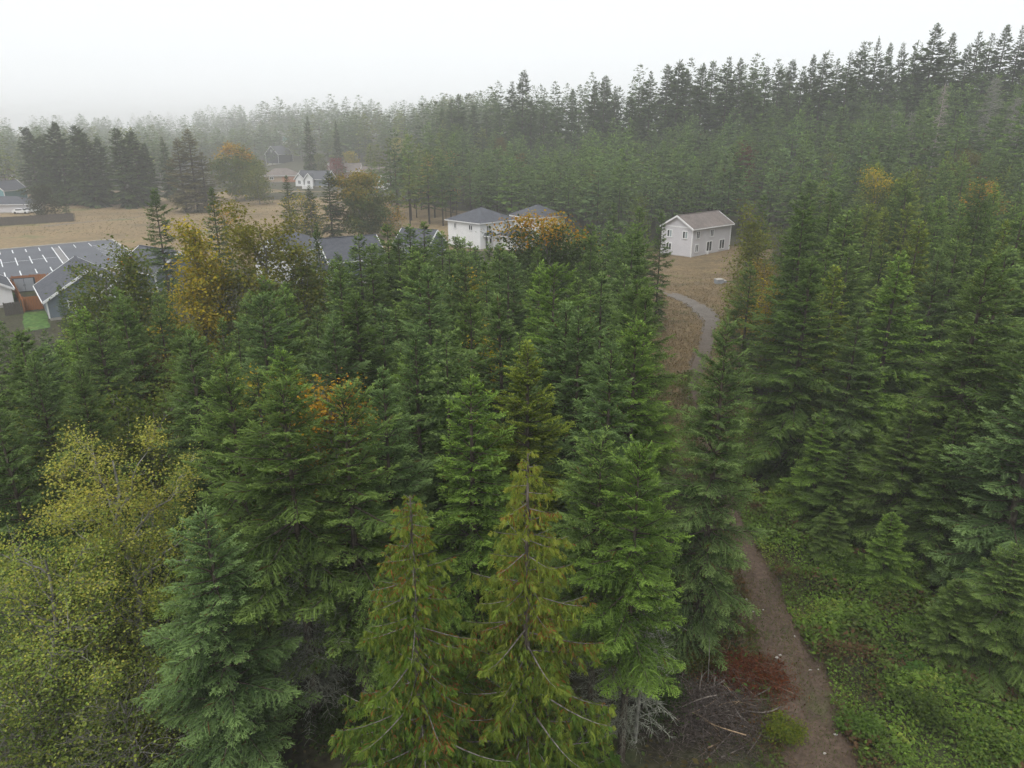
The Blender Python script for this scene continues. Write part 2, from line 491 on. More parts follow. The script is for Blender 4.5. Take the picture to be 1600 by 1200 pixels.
def hip_roof(r, name, x0, x1, y0, y1, eave, ridge, roof, over=.45):
    x0 -= over; x1 += over; y0 -= over; y1 += over
    w_, d = x1 - x0, y1 - y0
    k = min(w_, d) / 2
    if w_ >= d: a = (x0 + k, (y0 + y1) / 2, ridge); b = (x1 - k + .01, (y0 + y1) / 2, ridge)
    else: a = ((x0 + x1) / 2, y0 + k, ridge); b = ((x0 + x1) / 2, y1 - k + .01, ridge)
    m = MB()
    c = [(x0, y0, eave), (x1, y0, eave), (x1, y1, eave), (x0, y1, eave)]
    if w_ >= d:
        faces = [[c[0], c[1], b, a], [c[1], c[2], b], [c[2], c[3], a, b], [c[3], c[0], a]]
    else:
        faces = [[c[0], c[1], a], [c[1], c[2], b, a], [c[2], c[3], b], [c[3], c[0], a, b]]
    for f in faces: m.slab(f, .15)
    rf = m.build(name, roof, r)
    g = MB()
    e = .05
    g.box(x0 - e, x1 + e, y0 - e, y0 + e, eave - .2, eave - .02); g.box(x0 - e, x1 + e, y1 - e, y1 + e, eave - .2, eave - .02)
    g.box(x0 - e, x0 + e, y0 + e, y1 - e, eave - .2, eave - .02); g.box(x1 - e, x1 + e, y0 + e, y1 - e, eave - .2, eave - .02)
    g.build('gutter', M_TRIM, r)
    return rf

def hip_house(name, loc, rz, L, D, eave, ridge, wall, roof, label):
    r = empty(name, (loc[0], loc[1], float(ground_z(loc[0], loc[1]))), rz)
    tag(r, label, 'house')
    MB().box(-L / 2, L / 2, -D / 2, D / 2, .3, eave).build('wall', wall, r)
    MB().box(-L / 2 + .04, L / 2 - .04, -D / 2 + .04, D / 2 - .04, -1, .3).build('foundation', M_CONC, r)
    hip_roof(r, 'roof', -L / 2, L / 2, -D / 2, D / 2, eave, ridge, roof)
    return r

# grey two-storey house by the meadow
hc, hr = V3(at(1079, 405)), V3(at(1138, 394))
ang = math.atan2(hr[1] - hc[1], hr[0] - hc[0])
dx = V3([math.cos(ang), math.sin(ang)]); dy = V3([-dx[1], dx[0]])
GL, GD = 12.8, 6.9
ctr = hc + dx * GL / 2 + dy * GD / 2
gh = gable_house('grey_house', ctr, ang, GL, GD, 5.75, 7.75, M_SIDING_GREY, M_SHINGLE_BROWN, 'pale grey two-storey gabled house standing alone by the dry meadow', over=.5, belt=True)
hx, hy = GL / 2, GD / 2
for fx, z, w_, h in ((.14, 4.35, 1.25, 1.55), (.50, 4.35, 1.25, 1.5), (.13, 1.85, 1.2, 1.6), (.45, 1.85, 1.9, 2.1), (.79, 1.85, 1.9, 2.0)):
    window(gh, -hx + fx * GL, -hy, z, w_, h, 'f')
window(gh, -hx, -hy + 1.6, 4.35, 1.3, 1.5, 'l', pale=M_GLASS_PALE)
window(gh, -hx, -hy + 5.2, 4.35, 1.3, 1.5, 'l', pale=M_GLASS_PALE)
window(gh, -hx, -hy + 5.2, 1.85, 1.4, 1.5, 'l')
MB().box(-hx + 4.9, -hx + 5.5, -hy - .28, -hy - .02, -.2, 1.0).build('meter_box', M_TRIM, gh)
for k in range(5):
    MB().box(-hx + 1.5 + 2.4 * k, -hx + 1.9 + 2.4 * k, -hy + .02, -hy + .06, .05, .22).build('foundation_vent', M_SIDING_DARK, gh)
for k in range(3):
    MB().box(-hx + .02, -hx + .06, -hy + 1.2 + 1.8 * k, -hy + 1.6 + 1.8 * k, .05, .22).build('foundation_vent', M_SIDING_DARK, gh)

# white hip-roofed house
c0 = at_dist(750, 347, 150.0)
rz = R(45)
dx = V3([math.cos(rz), math.sin(rz)]); dy = V3([-dx[1], dx[0]])
ctr = V3(c0[:2]) + dx * 5.0 + dy * 5.0
wh = hip_house('white_house', ctr, rz, 10, 10, 5.5, 8.0, M_SIDING_WHITE, M_SHINGLE, 'white two-storey house with dark hip roof beside the orange-topped maple')
for x, z, w_ in ((-2.8, 4.3, 1.1), (2.9, 4.3, 1.3), (-2.5, 1.7, 1.5)):
    window(wh, x, -5, z, w_, 1.3, 'f')
for y_, z, w_ in ((2.6, 4.4, .9), (-2.2, 4.4, 1.3), (3.0, 1.7, 1.4)):
    window(wh, -5, y_, z, w_, 1.2, 'l')
MB().box(-.2, 5.6, -9.5, -5.01, -.6, 2.7).build('garage', M_SIDING_WHITE, wh)
hip_roof(wh, 'garage_roof', -.2, 5.6, -9.5, -5.2, 2.75, 4.3, M_SHINGLE)
MB().box(.6, 4.8, -9.58, -9.5, 0, 2.2).build('garage_door', M_SIDING_GREY, wh)
MB().box(-3.9, -2.2, -6.4, -5.02, 2.75, 2.95).build('porch_beam', M_TRIM, wh)
hip_roof(wh, 'porch_roof', -3.9, -2.2, -6.4, -5.2, 2.97, 3.9, M_SHINGLE, .3)
for sx in (-3.8, -2.3):
    MB().box(sx - .1, sx + .1, -6.35, -6.15, -.4, 2.75).build('porch_post', M_TRIM, wh)
MB().box(-3.5, -2.6, -5.09, -5.005, .3, 2.4).build('door', M_SIDING_DARK, wh)

c = at_dist(848, 352, 164.0)
h2 = hip_house('white_house', (c[0] - 1.0, 170), R(38), 9.0, 8.5, 5.0, 7.3, M_SIDING_WHITE, M_SHINGLE, 'dark-roofed white house half hidden behind the orange-topped maple')
window(h2, -2, -4.25, 3.9, 1.3, 1.3, 'f'); window(h2, -4.5, 1.5, 3.9, 1.3, 1.3, 'l')

# houses in the row behind the middle stand
c = at_dist(452, 385, 117)
ha = hip_house('white_house', (c[0], 120), R(-28), 9.5, 8.5, 5.5, 7.6, M_SIDING_WHITE, M_SHINGLE, 'white two-storey house glimpsed behind the olive tree and slender conifer')
for x in (-3, 0, 3): window(ha, x, -4.25, 4.2, 1.1, 1.3, 'f'); window(ha, x, -4.25, 1.6, 1.1, 1.3, 'f')
window(ha, 4.75, 0, 4.2, 1.1, 1.3, 'r')
gb = MB(); gb.slab([(-3.4, -4.9, 5.6), (-1.4, -4.9, 6.8), (-1.4, -1.5, 6.8), (-3.4, -1.5, 5.6)], .14); gb.slab([(-1.4, -4.9, 6.8), (.6, -4.9, 5.6), (.6, -1.5, 5.6), (-1.4, -1.5, 6.8)], .14)
gb.build('dormer_roof', M_SHINGLE, ha)
gb = MB(); gb.slab([(-3.4, -4.98, 5.75), (-1.4, -4.98, 6.95), (-1.4, -4.9, 6.95), (-3.4, -4.9, 5.75)], .3); gb.slab([(-1.4, -4.98, 6.95), (.6, -4.98, 5.75), (.6, -4.9, 5.75), (-1.4, -4.9, 6.95)], .3)
gb.build('barge_board', M_TRIM, ha)
MB().poly([(-3.0, -4.6, 5.5), (.2, -4.6, 5.5), (-1.4, -4.6, 6.6)]).build('dormer_wall', M_SIDING_WHITE, ha)
MB().box(4.9, 8.9, -3.5, 3.5, -.3, 2.6).build('garage', M_SIDING_GREY, ha)
hip_roof(ha, 'garage_roof', 4.9, 8.9, -3.5, 3.5, 2.65, 4.0, M_SHINGLE)

c = at_dist(535, 380, 117)
hb = gable_house('grey_house', (c[0] + .4, 119), R(33), 9.0, 7.6, 4.0, 6.9, M_SIDING_BLUE, M_SHINGLE, 'blue-grey house with broad dark roof behind the middle of the fir stand')
window(hb, -3, -3.8, 2.4, 1.4, 1.3, 'f'); window(hb, 2, -3.8, 2.4, 1.4, 1.3, 'f'); window(hb, -4.5, 0, 4.6, 1.2, 1.2, 'l')
c = at_dist(648, 360, 134)
hcx = gable_house('grey_house', (c[0], 141), R(-24), 7.0, 6.5, 3.0, 5.4, M_SIDING_BLUE, M_SHINGLE, 'low dark-roofed house between the fir stand and the dry field gap')
window(hcx, -2, -3.25, 1.9, 1.4, 1.2, 'f')
c = at_dist(252, 412, 112)
hd0 = gable_house('grey_house', (c[0] - 1, 114), R(-35), 10.0, 8.0, 3.2, 5.8, M_SIDING_BLUE, M_SHINGLE, 'small dark roof peeking out beside the golden birch')
window(hd0, -2, -4, 1.9, 1.4, 1.2, 'f')

# left house with white-trimmed gable beside the car park
p0, p1 = V3(at(52, 444, 2.75)), V3(at(65, 468, 2.75))
e = (p1 - p0) / np.linalg.norm(p1 - p0)
n_ = V3([-e[1], e[0]])                      # towards the right/back
HL, HD = 12.5, 10.5
ctr = p0 + e * HL / 2 + n_ * (HD / 2 + .45) + e * .2
hd = gable_house('grey_house', ctr, math.atan2(e[1], e[0]) + math.pi, HL, HD, 2.7, 6.0, M_SIDING_BLUE, M_SHINGLE, 'blue-grey bungalow with white-trimmed gables beside the car park')
# local frame: rz+pi so +Y points to -n_ ; the eave side facing the yard is +Y, the camera-side gable is -X
window(hd, -HL / 2, 2.2, 1.7, 1.6, 1.3, 'l'); window(hd, -HL / 2, -2.0, 1.7, 1.6, 1.3, 'l')
wing = MB().box(-HL / 2 - 3.6, -HL / 2 - .02, -5.0, 1.2, -.4, 2.55).build('front_wing', M_SIDING_BLUE, hd)
wr = MB()
wr.slab([(-HL / 2 - 4.1, -5.45, 2.45), (-HL / 2 - 4.1, -1.9, 4.5), (-HL / 2 + 1.2, -1.9, 4.5), (-HL / 2 + 1.2, -5.45, 2.45)], .15)
wr.slab([(-HL / 2 - 4.1, -1.9, 4.5), (-HL / 2 - 4.1, 1.65, 2.45), (-HL / 2 + 1.2, 1.65, 2.45), (-HL / 2 + 1.2, -1.9, 4.5)], .15)
wr.build('wing_roof', M_SHINGLE, hd)
MB().poly([(-HL / 2 - 3.6, -5.0, 2.5), (-HL / 2 - 3.6, 1.2, 2.5), (-HL / 2 - 3.6, -1.9, 4.3)]).build('wing_gable', M_SIDING_WHITE, hd)
wt = MB()
for s in (-1, 1):
    y_ = -1.9 + s * 3.55
    wt.slab([(-HL / 2 - 4.16, y_, 2.52), (-HL / 2 - 4.16, -1.9, 4.57), (-HL / 2 - 4.06, -1.9, 4.57), (-HL / 2 - 4.06, y_, 2.52)], .32)
wt.build('barge_board', M_TRIM, hd)
window(hd, -HL / 2 - 3.6, -1.9, 1.3, 1.8, 1.3, 'l')
for k in range(4):
    MB().box(-2.8 + 1.5 * k, -2.4 + 1.5 * k, 1.2, 1.5, 5.3, 5.68).build('roof_vent', M_SIDING_DARK, hd)

# sliver of a pale neighbour at the left edge
c = at(-22, 478)
hl = gable_house('pale_house', (c[0] - 2.0, c[1] + 1), R(-52), 9.5, 8, 2.7, 5.0, M_SIDING_WHITE, M_SHINGLE, 'pale bungalow cut off at the picture edge beside the cedar-fenced yards')
window(hl, -2, 4, 1.6, 1.2, 1.2, 'b')

# fences and yards
def fence(name, a, b, h, mat, label, group=None, step=2.4):
    a = V3(a); b = V3(b); L = float(np.linalg.norm(b - a)); ang = math.atan2(b[1] - a[1], b[0] - a[0])
    r = empty(name, (a[0], a[1], 0), ang)
    tag(r, label, 'fence', group)
    n = max(1, round(L / step)); w_ = L / n
    pm = None; qm = None
    rail = MB()
    for z in (.35, h - .3): rail.box(0, L, .03, .08, z, z + .09)
    rail.build('rail', mat, r)
    bw = .30
    bm = MB().box(0, bw - .02, -.02, .02, .05, h).build('board', mat, r)
    k = int(L / bw)
    for i in range(1, k):
        c_ = bm.copy(); link(c_, r); c_.location = (i * bw, random.uniform(-.006, .006), random.uniform(-.03, .03))
    for i in range(n + 1):
        if i == 0:
            pm = MB().box(-.06, .06, .09, .21, -.2, h + .08).build('post', mat, r)
        else:
            c_ = pm.copy(); link(c_, r); c_.location = (i * w_, 0, 0)
    return r
random.seed(4)
fence('wooden_fence', at(22, 451), at(78, 446), 1.9, M_WOOD, 'orange-brown cedar fence running between car park and bungalow yard')
fence('wooden_fence', at(40, 488), at(22, 452), 1.8, M_WOOD, 'cedar fence dividing the two back yards lengthways')
fence('wooden_fence', at(40, 486), at(70, 483), 1.9, M_WOOD, 'orange-brown cedar gate fence across the bungalow side yard')
fence('wooden_fence', at(-30, 460), at(22, 455), 1.9, M_WOOD_GREY, 'weathered grey fence between car park and the leftmost yard')
fence('wooden_fence', at(10, 494), at(37, 490), 1.7, M_WOOD_GREY, 'short weathered grey fence in front of the leftmost yard')
fence('wooden_fence', at(-40, 356), at(118, 346), 2.2, M_WOOD_GREY, 'long dark weathered fence along the far edge of the dry field', step=4)
g = at(43, 455)
dr = empty('garden_door', (g[0], g[1] - .35, 0), R(28)); tag(dr, 'pale grey double shed door set in the cedar fence', 'door')
MB().box(-1.45, 1.45, .0, .10, -.1, 2.1).build('frame', M_SIDING_DARK, dr)
for s in (-1, 1):
    lf = MB().box(min(s * .03, s * 1.22), max(s * .03, s * 1.22), -.06, -.005, .1, 2.0).build('door_leaf', M_DOOR_GREY, dr)
    MB().box(s * .12 - .03, s * .12 + .03, -.1, -.062, .95, 1.1).build('handle', M_SIDING_DARK, lf)
tag(patch('back_lawn', [at(38, 489), at(72, 486), at(78, 512), at(36, 520), ], M_LAWN, .04, 1, .15, 11), kind='structure')
tag(patch('side_lawn', [at(-20, 462), at(21, 458), at(24, 472), at(-20, 478)], M_LAWN, .04, 1, .15, 12), kind='structure')

# the far village
def at_base(px, py): return at(px, py, 0)
c = at_base(438, 262); f1 = gable_house('dark_house', c, R(62), 13, 11, 6.2, 11.0, M_SIDING_DARK, M_SHINGLE, 'far dark house with white-edged steep gable, highest in the village')
window(f1, -6.5, 0, 8.0, 1.4, 1.4, 'l')
c = at_base(441, 283); f2 = hip_house('tan_house', c, R(8), 17, 11, 3.0, 6.2, M_SIDING_TAN, M_SHINGLE_BROWN, 'far tan bungalow with wide brown hip roof below the dark gabled house')
window(f2, -4, -5.5, 1.8, 2, 1.3, 'f'); MB().box(1, 7, -5.62, -5.51, .1, 2.6).build('garage_door', M_SIDING_PINK, f2)
c = at_base(488, 290); f3 = gable_house('grey_house', (c[0] + 2, c[1]), R(-12), 14, 9, 3.2, 6.4, M_SIDING_BLUE, M_SHINGLE, 'far blue-grey bungalow with two white-trimmed front gables')
for gx in (-5.2, -.8):
    q = MB(); q.slab([(gx - 2.4, -6.2, 3.0), (gx, -6.2, 5.6), (gx, -1, 5.6), (gx - 2.4, -1, 3.0)], .16); q.slab([(gx, -6.2, 5.6), (gx + 2.4, -6.2, 3.0), (gx + 2.4, -1, 3.0), (gx, -1, 5.6)], .16); q.build('gable_roof', M_SHINGLE, f3)
    q = MB(); q.slab([(gx - 2.5, -6.32, 3.1), (gx, -6.32, 5.75), (gx, -6.2, 5.75), (gx - 2.5, -6.2, 3.1)], .45); q.slab([(gx, -6.32, 5.75), (gx + 2.5, -6.32, 3.1), (gx + 2.5, -6.2, 3.1), (gx, -6.2, 5.75)], .45); q.build('barge_board', M_TRIM, f3)
    q = MB().box(gx - 1.9, gx + 1.9, -5.8, -4.52, .1, 3.0); q.poly([(gx - 1.9, -5.8, 3.0), (gx + 1.9, -5.8, 3.0), (gx, -5.8, 5.2)]); q.build('gable_wall', M_SIDING_WHITE, f3)
    window(f3, gx, -5.8, 1.8, 1.4, 1.6, 'f')
c = at_base(540, 282); f4 = gable_house('tan_house', c, R(20), 15, 10, 3.2, 6.6, M_SIDING_TAN, M_SHINGLE_BROWN, 'far brown-roofed house behind the big roadside maple')
c = at_base(593, 296); f5 = gable_house('white_house', c, R(-10), 13.5, 9, 5.4, 8.2, M_SIDING_WHITE, M_SHINGLE_BROWN, 'far white two-storey house with brown roof at the forest edge')
for x in (-4.5, -1.5): window(f5, x, -4.5, 4.1, 1.5, 1.4, 'f')
MB().box(2.5, 6.5, -8, -4.52, -.4, 5.2).build('front_wing', M_SIDING_WHITE, f5)
q = MB(); q.slab([(2.0, -8.5, 5.1), (4.5, -8.5, 7.4), (4.5, -1, 7.4), (2.0, -1, 5.1)], .16); q.slab([(4.5, -8.5, 7.4), (7.0, -8.5, 5.1), (7.0, -1, 5.1), (4.5, -1, 7.4)], .16); q.build('wing_roof', M_SHINGLE_BROWN, f5)
window(f5, 4.5, -8, 3.8, 1.6, 1.4, 'f')
c = at_base(452, 250); f6 = gable_house('teal_roofed_house', (c[0] + 4, c[1]), R(5), 13, 9, 4, 7, M_SIDING_WHITE, M_SIDING_TEAL, 'farthest house with a teal metal roof above the village', trim=False)
c = at_base(4, 313); f7 = gable_house('teal_house', (c[0], c[1] + 3), R(75), 9, 8, 3.6, 6.4, M_SIDING_TEAL, M_SHINGLE, 'far teal gabled house at the picture edge beyond the field')
c = at_base(14, 331); f8 = hip_house('grey_roofed_house', (c[0], c[1]), R(8), 15, 9, 2.6, 4.6, M_SIDING_GREY, M_SHINGLE, 'far low house with dark hip roof behind the long fence')
c = at_base(5, 297); f9 = gable_house('tan_house', (c[0] - 4, c[1]), R(3), 16, 9, 3, 5.5, M_SIDING_TAN, M_SHINGLE_BROWN, 'far tan-roofed bungalow behind the teal house')

def car(loc, rz, label, group):
    r = empty('parked_car', (loc[0], loc[1], 0.02), rz); tag(r, label, 'car', group)
    m = MB()
    prof = [(-2.2, .35), (2.2, .35), (2.25, .75), (1.1, .95), (.5, 1.45), (-1.3, 1.5), (-2.1, 1.0), (-2.25, .7)]
    n = len(prof)
    for y_, k in ((-.85, 1), (.85, 1)):
        m.v += [(x * k, y_ * (0.86 if z > 1.2 else 1), z) for x, z in prof]
    m.f = [tuple(range(n)), tuple(range(2 * n - 1, n - 1, -1))] + [(i, (i + 1) % n, n + (i + 1) % n, n + i)[::-1] for i in range(n)]
    m.build('body', M_CARWHITE, r)
    for s in (-1, 1):
        MB().box(-1.2, .55, s * .80 - .02, s * .80 + .02, 1.02, 1.38).build('side_window', M_GLASS, r)
        for x in (-1.4, 1.4):
            MB().cyl((x, s * .8, .33), 1, .33, .22).build('wheel', M_TYRE, r)
    MB().poly([(1.12, -.7, .97), (1.12, .7, .97), (.54, .66, 1.44), (.54, -.66, 1.44)]).build('windscreen', M_GLASS, r)
    return r
car(at_base(34, 334), R(8), 'white car parked outside the low dark-roofed house, nearer the picture edge', 'cars by the low house')
car((at_base(46, 333)[0], at_base(46, 333)[1] + 1), R(8), 'white car parked outside the low dark-roofed house, nearer the big firs', 'cars by the low house')
car(at_base(368, 288), R(15), 'white car parked behind the orange maple across the field', 'cars across the field')
car(at_base(446, 272), R(5), 'white car parked below the far dark gabled house', 'cars across the field')
t = at_base(481, 297)
tr = empty('covered_trailer', (t[0], t[1], 0), R(14)); tag(tr, 'small white-topped trailer parked before the far blue-grey bungalow', 'trailer')
MB().slab([(-2.2, -1.1, 1.9), (2.2, -1.1, 1.9), (2.2, 1.1, 1.9), (-2.2, 1.1, 1.9)], 1.3).build('body', M_CARWHITE, tr)
for s in (-1, 1): MB().cyl((0, s * 1.02, .33), 1, .33, .2).build('wheel', M_TYRE, tr)
MB().box(2.2, 3.4, -.06, .06, .55, .65).build('drawbar', M_SIDING_DARK, tr)

# utility boxes on the meadow near the grey house
for (px, py, s_, lab) in ((1123, 443, 1.0, 'larger pale utility box on the dry meadow'), (1131, 442, .55, 'smaller pale utility box on the dry meadow')):
    u = at(px, py)
    r = empty('utility_box', (u[0], u[1], 0.02), R(20)); tag(r, lab, 'utility box')
    MB().box(-.6 * s_, .6 * s_, -.45 * s_, .45 * s_, 0, .6 * s_).build('cabinet', M_DOOR_GREY, r)
    MB().slab([(-.66 * s_, -.5 * s_, .7 * s_), (.66 * s_, -.5 * s_, .7 * s_), (.66 * s_, .5 * s_, .74 * s_), (-.66 * s_, .5 * s_, .74 * s_)], .1 * s_).build('lid', M_CONC, r)
# ================================================================== TREE GENERATORS
def norm(a): return a / np.maximum(np.linalg.norm(a, axis=-1, keepdims=True), 1e-9)

class Tubes:
    def __init__(s): s.V = []; s.Q = []; s.C = []; s.n = 0
    def add(s, pts, rad, sides, col):
        pts = np.asarray(pts, float); K = len(pts); rad = np.asarray(rad, float)
        T = norm(np.gradient(pts, axis=0))
        ref = V3([1., 0, 0]) if abs(T[0, 0]) < .8 else V3([0, 1., 0])
        A = norm(np.cross(T, ref)); B = np.cross(T, A)
        a = np.arange(sides) * 2 * np.pi / sides
        ring = pts[:, None] + rad[:, None, None] * (np.cos(a)[None, :, None] * A[:, None] + np.sin(a)[None, :, None] * B[:, None])
        i = np.arange(K - 1)[:, None] * sides; j = np.arange(sides)[None]
        q = np.stack([i + j, i + (j + 1) % sides, i + sides + (j + 1) % sides, i + sides + j], -1).reshape(-1, 4)
        s.V.append(ring.reshape(-1, 3)); s.Q.append(q + s.n); s.n += K * sides
        s.C.append(np.tile(np.asarray(col, float), (len(q), 1)))
    def mesh(s, name, mat):
        return quad_mesh(name, np.concatenate(s.V), np.concatenate(s.Q), np.concatenate(s.C), mat, True)

def blades(base, d, ln, wd, rng, upj=.45, droop=0.0, up=None):
    """diamond shoots: base (N,3), unit dir (N,3), length, width"""
    N = len(base)
    u = np.zeros((N, 3)); u[:, 2] = 1
    if up is not None: u = up
    u = u + rng.normal(0, upj, (N, 3))
    side = norm(np.cross(d, u))
    ln = np.asarray(ln)[:, None]; wd = np.asarray(wd)[:, None]
    tip = base + d * ln; tip[:, 2] -= droop * ln[:, 0]
    mid = base + d * ln * .5
    mid[:, 2] += .06 * ln[:, 0]
    V = np.stack([base, mid + side * wd / 2, tip, mid - side * wd / 2], 1).reshape(-1, 3)
    Q = np.arange(N * 4).reshape(-1, 4)
    return V, Q

def lerp(a, b, t): return np.asarray(a) + (np.asarray(b) - np.asarray(a)) * np.asarray(t)[..., None]

OLD_SHADE = V3([.038, .068, .024]); NEW = V3([.210, .282, .088])  # older inner needles darkened to paint crown shade; paler new growth at tips
def fir_mesh(name, seed, H=16.0, Rb=2.7, cb=.18, lod=0, droopy=0.0, dead=0.0, gaps=0.0, wide=.78, coarse=1.0):
    rng = np.random.default_rng(seed)
    ws = (.70, .74, .86, .95)[lod] * coarse            # whorl spacing
    per = (6, 6, 5, 6)[lod]
    z = []; short = []; azl = []
    zz = cb * H
    while zz < H * .985:
        t = (zz - cb * H) / (H - cb * H)
        n_ = max(3, int(round(per * (1 - .3 * t) + rng.normal(0, .8)))); a0 = rng.uniform(0, 6.283)
        for k_ in range(n_):
            z.append(min(zz + rng.normal(0, .06), H * .985)); short.append(rng.uniform(.66, 1.22) * (.6 if rng.random() < .16 else 1)); azl.append(a0 + k_ * 6.283 / n_ + rng.normal(0, .22))
        for k_ in range(1):
            z.append(min(zz + ws * rng.uniform(.3, .7), H * .985)); short.append(rng.uniform(.4, .75)); azl.append(rng.uniform(0, 6.283))
        zz += ws * (.58 + .5 * (1 - t)) * rng.uniform(.8, 1.2)
    z = np.array(z); short = np.array(short); azl = np.array(azl)
    if gaps:
        kp = rng.random(len(z)) > gaps; z, short, azl = z[kp], short[kp], azl[kp]
    B = len(z)
    t = (z - cb * H) / (H - cb * H)
    az = azl
    lop = 1 + .16 * np.cos(az - rng.uniform(0, 6.28)) + .10 * np.sin(z * 1.3 + az * 2)
    sect = 1 + .22 * np.cos(az * 2 + rng.uniform(0, 6.28)) * np.sin(z * .7 + rng.uniform(0, 6.28))
    L = sect * (Rb * (1 - t) ** wide * short + .22) * (.72 + .28 * np.clip(t / .14, 0, 1)) * lop
    el = np.interp(t, [0, .35, .75, .93, 1], [R(-16), R(2), R(24), R(46), R(66)]) + rng.normal(0, .10, B) - droopy * .25 * (1 - t)
    dr = np.interp(t, [0, .6, 1], [.30, .20, .04]) + droopy * .25
    upc = np.interp(t, [0, .6, 1], [.24, .20, .06])
    hz = np.stack([np.cos(az), np.sin(az), np.zeros(B)], -1)
    def pos(b, s):
        r = L[b] * s
        p = hz[b] * (r * np.cos(el[b]))[:, None]
        p[:, 2] = z[b] + r * np.sin(el[b]) - dr[b] * L[b] * s ** 2 + upc[b] * L[b] * s ** 3
        return p
    def tang(b, s):
        return norm(pos(b, s + .02) - pos(b, s - .02))
    V, Q, C = [], [], []
    nv = 0
    def put(base, d, ln, wd, tint, **k):
        nonlocal nv
        v, q = blades(base, d, ln, wd, rng, **k)
        V.append(v); Q.append(q + nv); nv += len(v)
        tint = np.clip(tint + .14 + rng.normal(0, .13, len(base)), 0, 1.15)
        c = lerp(OLD_SHADE, NEW, tint) * rng.uniform(.85, 1.15, (len(base), 1))
        brown = rng.random(len(base)) < .012
        c[brown] = V3([.11, .06, .025])
        C.append(c)
    sp = (.17, .29, .40, 2.0)[lod] * coarse
    nb = np.maximum(2 if lod < 3 else 1, np.ceil(L / sp)).astype(int)
    b = np.repeat(np.arange(B), nb)
    k = np.concatenate([np.arange(n) for n in nb])
    inner = (.16, .2, .22, .25)[lod]
    s0 = inner + (1 - inner) * (k + rng.uniform(.1, .9, len(k))) / nb[b]
    for sgn in (-1, 1):
        s = np.clip(s0 + rng.normal(0, .02, len(s0)), .08, .99)
        T = tang(b, s)
        S = norm(np.cross(T, V3([0, 0, 1.])))
        lb = (.14 + .50 * L[b] * (1 - s) ** .75 * np.minimum(1, s / .28)) * rng.uniform(.7, 1.2, len(s))
        lb = np.minimum(lb, 1.25)
        a = R(56) - .35 * s + rng.normal(0, .12, len(s))
        D = norm(T * np.cos(a)[:, None] + sgn * S * np.sin(a)[:, None] + V3([0, 0, 1.]) * (rng.normal(-.02, .16, len(s)) - droopy * .35)[:, None])
        base = pos(b, s)
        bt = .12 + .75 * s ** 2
        if lod >= 2:
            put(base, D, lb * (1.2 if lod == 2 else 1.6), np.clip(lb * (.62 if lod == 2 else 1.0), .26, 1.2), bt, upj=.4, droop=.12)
            continue
        # the branchlet axis
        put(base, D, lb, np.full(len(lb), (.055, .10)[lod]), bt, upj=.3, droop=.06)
        ts = (.125, .26)[lod]
        nt_ = np.maximum(1, np.ceil(lb / ts)).astype(int)
        i = np.repeat(np.arange(len(lb)), nt_)
        kk = np.concatenate([np.arange(n) for n in nt_])
        q = (kk + rng.uniform(.2, 1.0, len(kk))) / nt_[i]
        for s2 in (-1, 1):
            bp = base[i] + D[i] * (lb[i] * q)[:, None]; bp[:, 2] -= .06 * lb[i] * q ** 2
            Sb = norm(np.cross(D[i], V3([0, 0, 1.])))
            a2 = R(48) + rng.normal(0, .2, len(i))
            d2 = norm(D[i] * np.cos(a2)[:, None] + s2 * Sb * np.sin(a2)[:, None] + V3([0, 0, 1.]) * rng.normal(.03 - droopy * .3, .24, len(i))[:, None])
            ln = ((.07, .12)[lod] + (.24, .26)[lod] * (1 - q) * np.minimum(1, lb[i])) * rng.uniform(.7, 1.35, len(i))
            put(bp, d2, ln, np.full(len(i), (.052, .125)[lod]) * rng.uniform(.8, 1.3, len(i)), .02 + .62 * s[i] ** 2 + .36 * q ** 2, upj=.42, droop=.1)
    # branch-end tips and leader
    bb = np.arange(B)
    e1 = pos(bb, np.full(B, .93))
    put(e1, tang(bb, np.full(B, .97)), .16 + .10 * L, np.full(B, (.06, .12, .22, .3)[lod]), np.full(B, .95), upj=.3)
    nl = 5 if lod < 2 else 3
    zl = np.linspace(.955, .992, nl) * H
    base = np.stack([np.zeros(nl), np.zeros(nl), zl], -1)
    dd = norm(np.stack([rng.normal(0, .10, nl), rng.normal(0, .10, nl), np.ones(nl)], -1))
    put(base, dd, np.full(nl, .45 if lod < 2 else .8), np.full(nl, .06 if lod < 2 else .16), np.full(nl, .8), up=np.tile(V3([1., .3, 0]), (nl, 1)))
    crown = (np.concatenate(V), np.concatenate(Q), np.concatenate(C))
    # trunk with limbs
    tb = Tubes()
    bark = V3([.105, .088, .072])
    hh = np.linspace(0, .985, 12) * H
    wob = np.cumsum(rng.normal(0, .02, (12, 2)), 0) * (1 if lod < 2 else 0)
    r0 = .011 * H + .05
    tb.add(np.stack([wob[:, 0] * 0, wob[:, 1] * 0, hh], -1), r0 * (1 - hh / H) ** .85 + .012, 8 if lod == 0 else 5, bark)
    if lod < 2:
        for j in range(0, B, 1 if lod == 0 else 3):
            ss = np.linspace(0, .8, 4)
            tb.add(pos(np.full(4, j), ss), (.012 + .012 * L[j]) * (1 - ss) + .004, 3, bark * .8)
